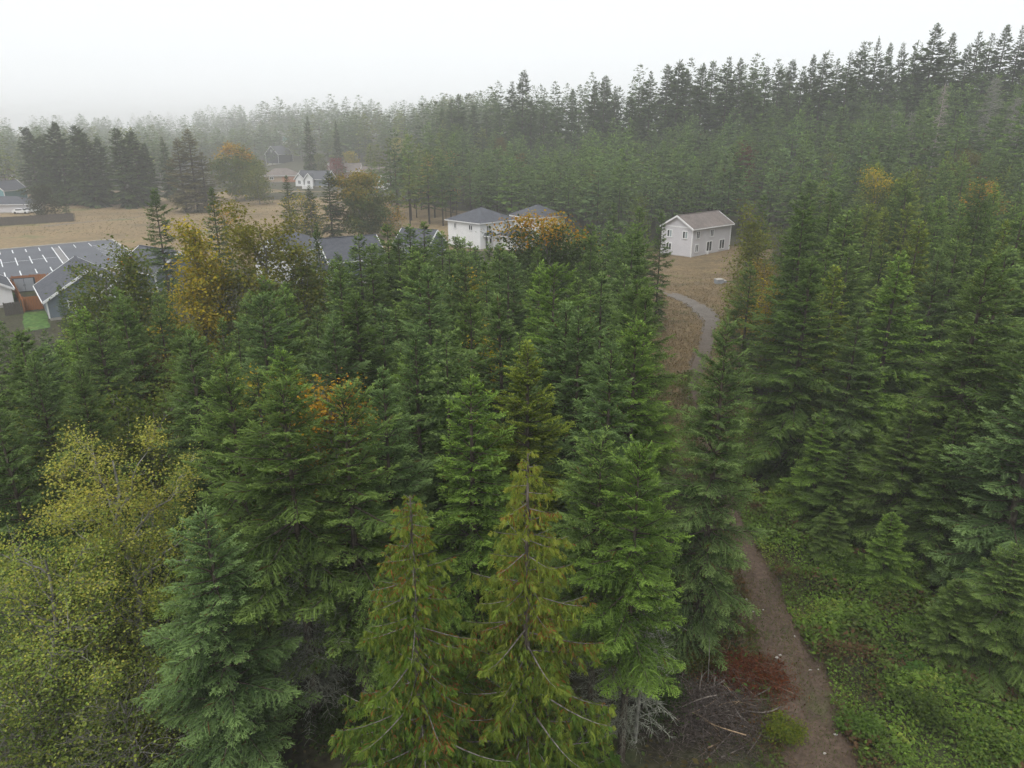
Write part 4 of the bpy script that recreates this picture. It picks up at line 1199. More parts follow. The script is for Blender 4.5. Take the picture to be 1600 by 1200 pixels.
n_slope = fill(5200, (120, slope_dist(1000)), (-.06, .86), (10.5, 19.5), 3.9, slope_test, ['green', 'green', 'grey-green', 'grey-green', 'grey-green', 'dark green', 'blue-green', 'bright green'], 'slope', env=False, wr=(.95, 1.25))
n_ridge = fill(620, (225, 400), (-.125, .80), (17, 31), 5.5, lambda x, y: .85 * x + .53 * y > 112 and y > slope_dist(800 + 1100 * x / y) - 10 and float(value_noise(x, y, 6, 22)) > .34, ['dark green', 'dark green', 'grey-green'], 'ridge', env=False, wr=(.8, 1.2))
n_ridge += fill(110, (170, 235), (.12, .80), (19, 26), 8, lambda x, y: y > slope_dist(800 + 1100 * x / y) - 38 and slope_test(x, y), ['dark green', 'grey-green'], 'ridge', env=False, wr=(.8, 1.1))
n_edge = fill(700, (190, 330), (-.19, .02), (9, 24), 4.6, lambda x, y: x > -45 + (y - 200) * .12 + 14 * math.sin(y * .09) and .85 * x + .53 * y > 78, ['green', 'dark green', 'olive', 'grey-green'], 'village edge', env=False)
# faded woods far behind the field and village
n_far = fill(260, (1300, 2450), (-.80, .10), (30, 46), 24, lambda x, y: True, ['dark green', 'grey-green'], 'far', env=False, wr=(1.2, 1.7))
n_back = fill(150, (300, 480), (-.76, -.44), (12, 25), 8, lambda x, y: True, ['dark green', 'grey-green', 'olive'], 'beyond the field', env=False, wr=(1.0, 1.4))
n_back += fill(900, (490, 640), (-.80, .02), (13, 27), 8.0, lambda x, y: float(value_noise(x, y, 14, 40)) > .3, ['dark green', 'grey-green', 'grey-green', 'olive'], 'beyond the field', env=False, wr=(1.1, 1.6))
n_back += fill(420, (760, 1000), (-.80, .06), (22, 40), 14, lambda x, y: float(value_noise(x, y, 4, 90)) > .42, ['dark green', 'grey-green'], 'beyond the field', env=False, wr=(1.1, 1.5))
n_back += fill(260, (430, 500), (-.24, -.02), (14, 26), 7, lambda x, y: True, ['dark green', 'grey-green', 'olive'], 'beyond the field', env=False, wr=(1.0, 1.4))
# choose which firs become single objects
for f in FIRS:
    f['d'] = math.hypot(f['x'], f['y'])
    f['key'] = f['H'] / f['d'] + (10 if f['label'] else 0) + (5 if f.get('skyline') else 0)
    px, py = proj(f['x'], f['y'], f['H'] + float(ground_z(f['x'], f['y'])))
    if not (-120 < px < 1720): f['key'] = -1
    f['px'], f['py'] = px, py
FIRS.sort(key=lambda f: -f['key'])
single = [f for f in FIRS[:300] if f['key'] > 0]
rest = [f for f in FIRS[300:]]
print('FIRS', len(FIRS), n_mid, n_right, n_slope, n_ridge, n_edge, n_far, n_back, 'farthest single', max(f['d'] for f in single if not f['hero']))

LAND = [('golden cedar', 825, 900), ('red-flecked cedar', 640, 950), ('yellow-green front alder', 150, 900), ('golden birch', 297, 430), ('large olive tree', 385, 420), ('thin yellow maple', 780, 570), ('blue-green fir behind the golden cedar', 895, 600),
        ('track-edge fir', 1135, 700), ('grey house', 1090, 370), ('white hip-roofed house', 750, 350), ('broad dark roof', 540, 390), ('bright yellow maple shrub', 1210, 490), ('large trunk-showing fir', 1500, 600), ('orange-topped maple', 880, 400),
        ('white-trimmed bungalow', 105, 450), ('low dark roof', 650, 360), ('tallest skyline fir', 1468, 110), ('pinkish snag', 1478, 170), ('yellow-topped maple', 1380, 290), ('brownish maple', 265, 620), ('small orange maple', 490, 640), ('utility boxes', 1125, 443),
        ('orange-topped slope maple', 1548, 290), ('left picture edge', 0, 600), ('orange birch', 705, 270), ('lime-green tree', 800, 300), ('tallest yellow-green fir', 1415, 400), ('fern bank', 1400, 950)]
ORD = ['', 'second ', 'third ', 'fourth ', 'fifth ', 'sixth ', 'seventh ', 'eighth ', 'ninth ', 'tenth ', 'eleventh ', 'twelfth ']
used_lab = {}
for f in single:
    if f['label']: continue
    px, py = proj(f['x'], f['y'], f['H'] * .75 + float(ground_z(f['x'], f['y'])))
    nm, lx, ly = min(LAND, key=lambda q: (q[1] - px) ** 2 + ((q[2] - py) * 1.2) ** 2)
    a = math.degrees(math.atan2(ly - py, px - lx)) % 360
    rel = ['to the right of', 'behind and right of', 'behind', 'behind and left of', 'to the left of', 'in front and left of', 'in front of', 'in front and right of'][int((a + 22.5) // 45) % 8]
    f['lm'] = (f['hue'] + (' skyline' if f.get('skyline') else ''), rel, nm); f['ld'] = math.hypot(px - lx, py - ly)
    used_lab.setdefault(f['lm'], []).append(f)
for key, fs in used_lab.items():
    fs.sort(key=lambda f: f['ld'])
    for k, f in enumerate(fs):
        f['auto'] = '%s%s fir %s the %s' % (ORD[min(k, 11)], key[0], key[1], key[2])
for i, f in enumerate(single):
    d = f['d']
    if f['label']: lab, grp = f['label'], None
    else: lab, grp = f['auto'], 'skyline firs' if f.get('skyline') else 'firs of the dense stands'
    k = rnd.randrange(100)
    ms = f['mesh'] or (NEAR[k % 5] if d < 44 else MID[k % 6] if d < 125 else FAR[k % 6])
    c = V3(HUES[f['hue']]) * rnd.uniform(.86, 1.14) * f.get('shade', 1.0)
    s = f['H'] / f.get('ph', PROTO_H)
    plant('fir_tree', ms, f['x'], f['y'], s, rnd.uniform(0, 6.28), tuple(c), lab, 'fir tree', grp, lean=0.0 if f['hero'] else rnd.uniform(-.035, .035), sxy=(s if d < 200 else s * .95) * f['w'])
# everything else in the far woods as one mass
def mass(name, items):
    V, Q, C, n = [], [], [], 0
    for j, f in enumerate(items):
        (v, q, c), tb = (CLUMP2 if f['d'] < 300 else CLUMP)[j % 4]
        s = f['H'] / PROTO_H; sx = s * f['w']; a = rnd.uniform(0, 6.28)
        ca, sa = math.cos(a), math.sin(a)
        w_ = np.empty_like(v)
        w_[:, 0] = (v[:, 0] * ca - v[:, 1] * sa) * sx + f['x']; w_[:, 1] = (v[:, 0] * sa + v[:, 1] * ca) * sx + f['y']; w_[:, 2] = v[:, 2] * s + float(ground_z(f['x'], f['y']))
        V.append(w_); Q.append(q + n); n += len(v); C.append(c * V3(HUES[f['hue']]) * rnd.uniform(.8, 1.2) * {'slope': 1.02, 'ridge': .75, 'village edge': 1.0}.get(f.get('zone'), .85))
        # trunk as a thin tapered prism
        tv = np.array([[f['x'] + .02 * f['H'] * math.cos(b) * r_, f['y'] + .02 * f['H'] * math.sin(b) * r_, zz * f['H'] + float(ground_z(f['x'], f['y']))] for zz, r_ in ((0, .7), (.8, .1)) for b in (0, 2.1, 4.2)])
        V.append(tv); Q.append(np.array([[0, 1, 4, 3], [1, 2, 5, 4], [2, 0, 3, 5]]) + n); n += 6; C.append(np.tile(V3([.07, .06, .05]), (3, 1)))
    o = link(bpy.data.objects.new(name, quad_mesh(name, np.concatenate(V), np.concatenate(Q), np.concatenate(C), M_NEEDLE)))
    return tag(o, 'mass of distant firs covering slope, ridge and misty woods', 'forest', kind='stuff')
mass('forest', rest)
print('mass trees', len(rest), 'quads per', [len(c[0][1]) for c in CLUMP], 'near', [len(m[0].polygons) for m in NEAR], 'mid', [len(m[0].polygons) for m in MID], 'far', [len(m[0].polygons) for m in FAR])

# ------------------------------------------------------------------ cedars
for (px, py, H, sd, rb, gold, lab) in ((825, 698, 14.6, 11, 3.9, .66, 'golden green cedar with drooping sprays, front centre'), (640, 765, 13.6, 12, 3.7, .42, 'red-flecked green cedar left of the golden cedar')):
    x, y, H = from_top(px, py, H)
    cr, tb = cedar_mesh(sd, H, rb, gold)
    plant('cedar_tree', make_meshes('cedar', cr, tb, M_NEEDLE), x, y, 1, 0, (1, 1, 1), lab, 'cedar tree')
    print('cedar', x, y, H, len(cr[1]))

# ------------------------------------------------------------------ broadleaf trees
YG = [(.30, .36, .08), (.27, .34, .075), (.37, .385, .08), (.20, .28, .06)]
GR = [(0.115, 0.155, 0.034), (0.088, 0.128, 0.030), (0.149, 0.176, 0.041)]
OL = [(.135, .165, .038), (.12, .15, .036), (.175, .185, .04)]
OL_ = [(0.126, 0.119, 0.031), (0.105, 0.105, 0.028), (0.154, 0.140, 0.031)]
GO = [(.44, .34, .035), (.38, .31, .035), (.30, .27, .04), (.20, .21, .04)]
OR = [(.42, .22, .025), (.42, .26, .03), (.34, .24, .03)]
YE = [(.42, .32, .03), (.46, .34, .03), (.26, .25, .035)]
PALE_BARK = (.22, .21, .19)
def broad(px, py, H, Rc, cb, nleaf, leaf, pal, label, seed, Y=None, cat='tree', name='broadleaf_tree', group=None, **k):
    x, y, H = from_top(px, py, H, Y)
    cr, tb = broad_mesh(seed, H, Rc, cb, nleaf, leaf, pal, **k)
    return plant(name, make_meshes('broadleaf', cr, tb, M_LEAF), x, y, 1, 0, (1, 1, 1), label, cat, group)
broad(168, 676, 12.0, 3.7, .12, 34000, .095, YG, 'yellow-green alder with pale bare branches, front left', 51, name='alder_tree', bark=(.30, .29, .26), clump=.28, turn=([(.38, .37, .08), (.34, .36, .08)], .5))
broad(10, 835, 9.5, 3.6, .10, 20000, .095, YG, 'half-bare yellowing alder leaning in at the left picture edge', 52, name='alder_tree', bark=(.24, .23, .21), clump=.38, bare=.22, lean=(.14, 0))
broad(95, 905, 6.5, 2.6, .1, 9000, .12, YG + GR, 'low yellow-green alder growth under the front alder', 151, name='alder_tree', bark=PALE_BARK, clump=.4)
broad(25, 1040, 5.0, 2.4, .1, 8000, .11, GR + YG[3:], 'leafy green growth in the lower left picture corner', 152, name='alder_tree', bark=PALE_BARK, clump=.4)
broad(180, 1075, 4.5, 2.0, .1, 6000, .11, GR + YG[:1], 'leafy growth between front alder and blue-green fir', 153, name='alder_tree', bark=PALE_BARK, clump=.4)
broad(225, 612, 10.5, 3.9, .15, 20000, .16, GR, 'fresh green alder behind the yellow-green one', 53, name='alder_tree', bark=PALE_BARK, clump=.5)
broad(70, 640, 9.8, 3.4, .15, 12000, .16, GR + OL, 'dull olive alder behind the yellow-green one at left edge', 54, name='alder_tree', clump=.5)
broad(297, 330, 17.4, 3.2, .10, 17000, .22, GO, 'tall golden birch above the left stand', 55, name='birch_tree', bark=PALE_BARK, clump=.5, narrow=True)
broad(385, 322, 17.4, 4.2, .10, 19000, .24, OL, 'large olive broadleaf tree next to the golden birch', 56, clump=.6, turn=([(.18, .175, .035)], .5))
broad(455, 372, 15.0, 2.6, .08, 10000, .22, OL, 'olive pointed tree before the white houses', 57, clump=.5, narrow=True)
broad(215, 362, 15.5, 2.9, .1, 10000, .22, OL + GR, 'loose olive tree left of the golden birch', 58, clump=.5, narrow=True)
broad(150, 402, 14.0, 3.0, .1, 10000, .22, OL + GR, 'loose green tree hiding the bungalow front', 59, clump=.5, turn=([(.34, .17, .025)], .93))
broad(125, 455, 11.0, 2.9, .1, 9000, .22, GR + YG[3:], 'light green tree below the bungalow', 60, clump=.5, narrow=True)
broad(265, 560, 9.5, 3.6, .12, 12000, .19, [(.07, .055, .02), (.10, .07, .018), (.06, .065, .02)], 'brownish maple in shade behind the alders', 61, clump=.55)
broad(876, 322, 16.4, 4.7, .12, 17000, .26, [(.045, .07, .02), (.055, .085, .022)], 'maple with orange crown beside the white houses', 62, name='maple_tree', clump=.55, turn=(OR, .76))
broad(490, 592, 11.8, 2.4, .2, 8000, .18, [(.10, .09, .02), (.2, .12, .02)], 'small orange maple among the left firs', 63, name='maple_tree', clump=.45, turn=(OR, .7))
broad(425, 572, 11.8, 2.2, .2, 7000, .18, GO, 'small yellow maple among the left firs', 64, name='maple_tree', clump=.45)
broad(775, 520, 13.2, 1.1, .3, 4000, .17, YE + GR[:1], 'thin yellow maple in the middle stand', 65, name='maple_tree', clump=.32, narrow=True)
broad(1212, 445, 10.0, 1.5, .55, 3200, .17, YE, 'bright yellow maple shrub by the track', 66, name='maple_tree', clump=.4)
broad(1205, 520, 5.5, 1.6, .1, 1800, .16, [(.14, .15, .02), (.2, .17, .02)], 'low yellowing bush under the bright yellow maple', 67, name='bush', cat='bush', clump=.45)
broad(1165, 318, 15.5, 2.6, .08, 7000, .25, [(.15, .175, .035), (.19, .20, .04)], 'tall yellow-green tree right beside the grey house', 68, clump=.5, narrow=True)
broad(1372, 255, 18.5, 3.2, .12, 11000, .24, GR, 'yellow-topped maple high on the right slope', 69, name='maple_tree', clump=.55, turn=(YE, .7))
broad(1548, 268, 17.5, 2.8, .12, 8000, .24, OL, 'orange-topped maple on the right slope', 70, name='maple_tree', clump=.5, turn=(OR, .6))
broad(1520, 228, 17.0, 3.2, .12, 8000, .3, [(.1, .1, .025), (.13, .115, .025)], 'golden-olive tree below the grey snags', 71, Y=150, clump=.6)
broad(350, 400, 13.5, 1.8, .2, 2500, .18, [(.08, .085, .02)], 'small olive tree beside the golden birch foot', 72, clump=.45)
broad(350, 310, 14.0, 2.2, .2, 2200, .22, OL, 'orange-tipped maple in the field behind the olive tree', 73, Y=110, name='maple_tree', clump=.55, turn=(OR, .5))
# around field and village
broad(560, 265, 0, 7.0, .10, 13000, .52, [(.075, .115, .03), (.09, .125, .03), (.12, .13, .03)], 'big round maple turning gold before the village', 80, Y=168, name='maple_tree', lod=1, clump=1.0, turn=([(.26, .19, .03), (.18, .17, .03)], .55))
broad(607, 322, 0, 3.0, .1, 2500, .34, OR + OL, 'small orange maple at the foot of the big round maple', 81, Y=172, name='maple_tree', lod=1, clump=.8)
broad(470, 300, 0, 3.2, .1, 3000, .34, OL + GO[:1], 'golden-brown maple among the roadside firs', 82, Y=158, name='maple_tree', lod=1, clump=.8)
broad(358, 222, 0, 7.0, .12, 7000, .7, GR + OL, 'broad maple with orange top beyond the dry field', 83, Y=262, name='maple_tree', lod=1, clump=1.2, turn=(OR, .68))
broad(392, 238, 0, 5.5, .12, 8000, .6, OL, 'olive tree right of the broad orange-topped maple', 84, Y=275, lod=1, clump=1.2)
broad(400, 262, 0, 4.5, .1, 2500, .5, OL, 'low olive tree at the field end', 85, Y=250, lod=1, clump=1.1)
for px, py, w_, k, lab in ((275, 216, 1.35, 0, 'left one of the brown-green cedars in the field'), (293, 203, 1.45, 2, 'tallest of the brown-green cedars in the field'), (313, 238, 1.45, 5, 'right one of the brown-green cedars in the field')):
    x, y, H = from_top(px, py, 0, 226)
    plant('cedar_tree', MID[k], x, y, H / 16, k, (.95, .62, .62), lab, 'cedar tree', 'field cedars', sxy=H / 16 * w_)
broad(60, 290, 0, 4.0, .05, 3500, .45, [(.05, .06, .025), (.06, .065, .028)], 'grey-green spreading tree left below the big field firs', 90, Y=216, lod=1, clump=.9, narrow=True)
broad(525, 243, 0, 3.6, .1, 1800, .5, [(.16, .02, .02), (.2, .03, .025)], 'dark red tree standing in the far village', 91, Y=345, name='red_tree', lod=1, clump=.9)
for k, (px, py, Y, pal, lab) in enumerate(((495, 238, 390, OL, 'olive tree behind the far blue-grey bungalow'), (545, 236, 380, GO, 'gold-green tree behind the far brown-roofed house'), (580, 225, 410, OL, 'pale olive tree above the far white house'),
                                           (620, 215, 400, GO, 'golden tree at the misty forest edge'), (655, 232, 330, OL, 'olive tree at the forest edge by the far white house'), (705, 232, 255, OR, 'orange birch in the forest edge below the skyline'),
                                           (665, 240, 262, OR, 'smaller orange birch left of the orange birch'), (785, 208, 262, [(.14, .12, .03)], 'tawny tree below the left skyline firs'), (815, 235, 240, [(.13, .13, .025), (.2, .13, .03)], 'yellow-green tree in front of the tawny one'),
                                           (800, 268, 225, [(.12, .14, .025)], 'lime-green tree behind the white house roof'), (740, 275, 230, [(.10, .12, .03)], 'pale green tree left of the lime-green one'), (1165, 225, 190, [(.12, .05, .025)], 'small reddish tree high on the slope'))):
    broad(px, py, 0, 3.6 if Y > 300 else 2.6, .12, 4500, .55 if Y > 300 else .42, pal, lab, 700 + k, Y=Y, lod=1, clump=.9, narrow=Y < 300)

for k, (px, py, H_, pal, lab) in enumerate(((1005, 300, 112, GR, 'light green broadleaf tree above the clump left of the grey house'), (1195, 395, 78, [(.24, .18, .03)], 'tawny small tree between grey house and dark firs'), (1225, 350, 92, OL, 'olive broadleaf tree among the firs right of the grey house'),
        (1450, 250, 125, OL, 'olive broadleaf tree left of the orange slope maple'), (1130, 258, 186, GR, 'light green broadleaf tree on the slope above the grey house'), (1300, 225, 168, OL, 'olive broadleaf tree high in the slope wood'), (925, 262, 186, [(.17, .16, .035)], 'yellowish broadleaf tree on the slope right of the white houses'),
        (1055, 235, 212, [(.14, .15, .035)], 'dull yellow-green tree in the slope wood below the skyline'), (725, 400, 62, GO, 'golden shrubby tree right of the greyish fir'), (330, 620, 38, GO + OL, 'yellow-brown shrubby tree behind the front blue-green fir'))):
    broad(px, py, 0, 2.2, .15, 3000, .26 if py < 300 else .2, pal, lab, 900 + k, Y=H_, clump=.6, lod=1, narrow=True)
# ------------------------------------------------------------------ grey snags on the ridge
def snag(px, py, Y, seed, label, w_=3.0, col=(.26, .24, .22), dens=60):
    rng = np.random.default_rng(seed)
    x, y, H = from_top(px, py, 0, Y)
    H = min(H, 26.0)
    r = empty('dead_tree', (x, y, float(ground_z(x, y)) - .1)); tag(r, label, 'dead tree', 'grey snags on the ridge')
    z0 = from_top(px, py, 0, Y)[2] - H
    tb = Tubes(); hh = np.linspace(0, 1, 8) * (H + z0)
    tb.add(np.stack([np.cumsum(rng.normal(0, .06, 8)), 0 * hh, hh], -1), .26 * (1 - hh / (H + z0)) + .03, 6, col)
    link(bpy.data.objects.new('trunk', tb.mesh('snag_trunk', M_STICK)), r)
    tb = Tubes()
    for j in range(dens):
        z = z0 + H * (.22 + .76 * j / dens); a = rng.uniform(0, 6.28); L = w_ * (1.05 - (z - z0) / H) * rng.uniform(.5, 1.2) + .3
        ss = np.linspace(0, 1, 5); h_ = V3([math.cos(a), math.sin(a), 0])
        pth = V3([0, 0, z]) + h_ * (ss * L)[:, None] + np.stack([0 * ss, 0 * ss, -.3 * L * ss + .28 * L * ss ** 3], -1)
        tb.add(pth, .075 * (1 - ss) + .028, 3, V3(col) * rng.uniform(.8, 1.2))
        for _ in range(5):
            u = rng.uniform(.3, 1); p = V3([np.interp(u, ss, pth[:, q]) for q in range(3)]); d = norm(h_ + rng.normal(0, .7, 3))
            tb.add([p, p + d * .4, p + d * .8 + V3([0, 0, -.1])], [.045, .034, .018], 3, V3(col) * rng.uniform(.8, 1.2))
    link(bpy.data.objects.new('limb', tb.mesh('snag_limbs', M_STICK)), r)
def pale_snag(px, py, H, seed, label):
    rng = np.random.default_rng(seed); x, y = at(px, py)
    r = empty('dead_tree', (x, y, -.05)); tag(r, label, 'dead tree')
    tb = Tubes(); hh = np.linspace(0, 1, 7) * H
    tb.add(np.stack([.02 * hh, 0 * hh, hh], -1), .085 * (1 - hh / H * .8), 6, (.30, .29, .26)); link(bpy.data.objects.new('trunk', tb.mesh('snag_trunk', M_STICK)), r)
    tb = Tubes()
    for j in range(95):
        z = H * (.15 + .84 * j / 95); a = rng.uniform(0, 6.28); L = rng.uniform(.6, 1.7) * (1.15 - .55 * z / H); ss = np.linspace(0, 1, 5); h_ = V3([math.cos(a), math.sin(a), 0]); c_ = V3([.42, .43, .36]) * rng.uniform(.75, 1.2)
        pth = V3([.02 * z, 0, z]) + h_ * (ss * L)[:, None] + np.stack([0 * ss, 0 * ss, .1 * L * ss - .4 * L * ss ** 2], -1); tb.add(pth, .014 * (1 - ss) + .004, 3, c_)
        for _ in range(14):
            u = rng.uniform(.2, 1); p = V3([np.interp(u, ss, pth[:, q]) for q in range(3)]); d = norm(h_ * .6 + rng.normal(0, .7, 3) + V3([0, 0, -.3])); l2 = rng.uniform(.12, .4)
            tb.add([p, p + d * l2 * .5, p + d * l2 + V3([0, 0, -.05])], [.010, .008, .004], 3, c_)
    link(bpy.data.objects.new('limb', tb.mesh('snag_limbs', M_STICK)), r)
pale_snag(992, 1160, 7.6, 31, 'pale lichen-covered dead conifer right of the golden cedar')
pale_snag(505, 1120, 6.0, 32, 'grey dead conifer with wispy twigs left of the red-flecked cedar')
snag(1478, 128, 178, 1, 'pinkish-grey dead tree with bare limbs below the tallest fir', 3.0, (.36, .31, .29), 75)
snag(1558, 118, 185, 2, 'large grey half-dead conifer at the right of the ridge', 5.5, (.27, .27, .23), 150)
snag(1590, 150, 178, 3, 'grey dead conifer nearest the right picture edge', 4.4, (.26, .255, .22), 110)
snag(1425, 172, 188, 4, 'short grey snag left of the pinkish one', 3.0, (.22, .215, .19), 60)
snag(1398, 170, 192, 5, 'thin grey snag farthest left on the ridge', 2.4, (.22, .21, .19), 50)
# ================================================================== UNDERGROWTH, GRASS, BRUSH
def undergrowth(name, N, region, seed, hmax, leaf, pal, label, gap=.0, hscale=1.6):
    rng = np.random.default_rng(seed)
    x, y = region(rng, N)
    keep = value_noise(x, y, seed + 5, 1.7) > gap
    x, y = x[keep], y[keep]; N = len(x)
    hgt = hmax * (.15 + value_noise(x, y, seed + 1, hscale) ** 1.5) * rng.uniform(.35, 1, N)
    c1 = value_noise(x, y, seed + 2, 2.6); c2 = value_noise(x, y, seed + 3, 1.1)
    pal = np.array(pal)
    idx = np.clip(((c1 * .65 + c2 * .35 + rng.normal(0, .09, N)) - .2) / .6 * len(pal), 0, len(pal) - .001).astype(int)
    base = np.stack([x, y, ground_z(x, y) + hgt], -1)
    d = norm(np.stack([rng.normal(0, 1, N), rng.normal(0, 1, N), rng.normal(.15, .45, N)], -1))
    ln = leaf * rng.uniform(.5, 1.5, N) * (.5 + 1.15 * value_noise(x, y, seed + 9, 2.1))
    v, q = blades(base, d, ln, ln * .62, rng, upj=.45)
    c = pal[idx] * rng.uniform(.7, 1.3, (N, 1))
    o = link(bpy.data.objects.new(name, quad_mesh(name, v, q, c, M_LEAF)))
    return tag(o, label, 'undergrowth', kind='stuff')
def bank_region(rng, N):
    y = rng.uniform(15, 78, N) ; y = 15 + (y - 15) * rng.uniform(.3, 1, N)
    tx, hw = track_at(y)
    wd = np.interp(y, [15, 24, 40, 55, 78], [11, 11, 9, 6, 5])
    u = rng.random(N) ** 1.1
    return tx + hw - .75 + u * wd, y
BANK = [(.12, .075, .04), (.10, .12, .035), (.10, .15, .035), (.11, .175, .035), (.135, .215, .04), (.16, .25, .045), (.20, .25, .05)]
undergrowth('undergrowth', 80000, bank_region, 5, 1.25, .15, BANK, 'bright green leafy ground cover on the bank right of the track', gap=.16)
def left_verge(rng, N):
    y = rng.uniform(15, 70, N); tx, hw = track_at(y)
    return tx - hw + .35 - rng.random(N) ** 1.3 * 3.2, y
undergrowth('undergrowth', 16000, left_verge, 25, .55, .13, [(.12, .07, .03), (.09, .07, .03), (.08, .10, .03), (.09, .14, .03), (.12, .16, .035)], 'mixed green and brown plants along the left edge of the track', gap=.3)
def floor_region(rng, N):
    y = rng.uniform(14, 75, N); x = rng.uniform(-.9, .9, N) * (y + 6)
    tx, hw = track_at(y)
    k = (x < tx - hw - .1) | (x > tx + hw + 9)
    return x[k], y[k]
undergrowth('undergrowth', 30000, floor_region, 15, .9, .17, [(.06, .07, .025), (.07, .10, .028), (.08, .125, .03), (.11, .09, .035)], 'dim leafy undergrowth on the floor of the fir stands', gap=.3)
def verge_region(rng, N):
    y = rng.uniform(15, 62, N); tx, hw = track_at(y)
    side = rng.choice([-1, 1], N)
    return tx + side * (hw + rng.normal(.0, .5, N)), y

def grass(name, N, region, seed, h, pal, label, w_=.03):
    rng = np.random.default_rng(seed); x, y = region(rng, N); N = len(x)
    base = np.stack([x, y, ground_z(x, y) + .02], -1)
    d = norm(np.stack([rng.normal(0, .5, N), rng.normal(0, .5, N), np.ones(N)], -1))
    ln = h * rng.uniform(.4, 1.4, N)
    v, q = blades(base, d, ln, np.full(N, w_), rng, upj=1.0, droop=.25)
    pal = np.array(pal); c = pal[np.clip((value_noise(x, y, seed, 3.0) + rng.normal(0, .15, N)) * len(pal), 0, len(pal) - 1).astype(int)] * rng.uniform(.75, 1.25, (N, 1))
    o = link(bpy.data.objects.new(name, quad_mesh(name, v, q, c, M_LEAF)))
    return tag(o, label, 'grass', kind='stuff')
DRY = [(.13, .095, .05), (.19, .135, .07), (.22, .16, .085), (.11, .12, .045)]
grass('grass', 24000, verge_region, 31, .30, [(.15, .12, .055), (.11, .12, .04), (.19, .14, .07), (.08, .12, .03)], 'thin dry and green grass fringing the dirt track')
def centre_region(rng, N):
    y = rng.uniform(15, 60, N); tx, hw = track_at(y); k = value_noise(tx * 0 + 3, y, 8, 4.0) > .35
    return (tx + rng.normal(0, .35, N) + .1)[k], y[k]
grass('grass', 10000, centre_region, 32, .16, [(.10, .12, .04), (.14, .13, .05), (.08, .12, .03)], 'low grass strip down the middle of the dirt track')
def meadow_region(rng, N):
    y = rng.uniform(48, 152, N); tx, hw = track_at(y); lo = np.interp(y, [48, 76, 100, 112, 140, 152], [10.5, 13, 17.5, 15, 15, 24]); hi = np.interp(y, [48, 62, 80, 96, 128, 152], [18, 21.5, 26, 35, 46, 52])
    x = lo + (hi - lo) * rng.random(N)
    k = (np.abs(x - tx) > hw) | (y > 112)
    hx_, hy_ = x - ctr_gh[0], y - ctr_gh[1]; ca, sa = math.cos(ang_gh), math.sin(ang_gh)
    k &= ~((np.abs(hx_ * ca + hy_ * sa) < 7) & (np.abs(-hx_ * sa + hy_ * ca) < 4.2))
    return x[k], y[k]
ctr_gh = (gh.location.x, gh.location.y); ang_gh = gh.rotation_euler.z
grass('grass', 26000, meadow_region, 33, .38, DRY, 'dry tan meadow grass around the grey house and track', .07)
def field_region(rng, N):
    y = rng.uniform(115, 300, N); x = rng.uniform(-.75, -.12, N) * y
    k = (x > -.72 * y) & ((y > 172) | (x < -100 - (y - 112) * .3) & (y < 115) | (y > 150) & (x > -84 + (y - 150)))
    return x[k], y[k]
grass('grass', 16000, field_region, 34, .3, DRY, 'short dry grass of the open field on the left', .16)

# stones on the track
rng = np.random.default_rng(3)
for i in range(16):
    y = rng.uniform(20, 34); tx, hw = track_at(y); x = float(tx + rng.uniform(-1.5, 1.6)); s = rng.uniform(.05, .10)
    v = norm(rng.normal(0, 1, (14, 3))) * s * V3([1, .8, .5])
    import bmesh
    bm = bmesh.new()
    for p in v: bm.verts.new(p)
    bmesh.ops.convex_hull(bm, input=bm.verts[:])
    me = bpy.data.meshes.new('stone'); bm.to_mesh(me); bm.free(); me.materials.append(M_CONC)
    o = link(bpy.data.objects.new('stone', me)); o.location = (x, float(y), .075 + s * .25)
    tag(o, 'small pale stone lying on the near dirt track', 'stone', 'stones on the track')

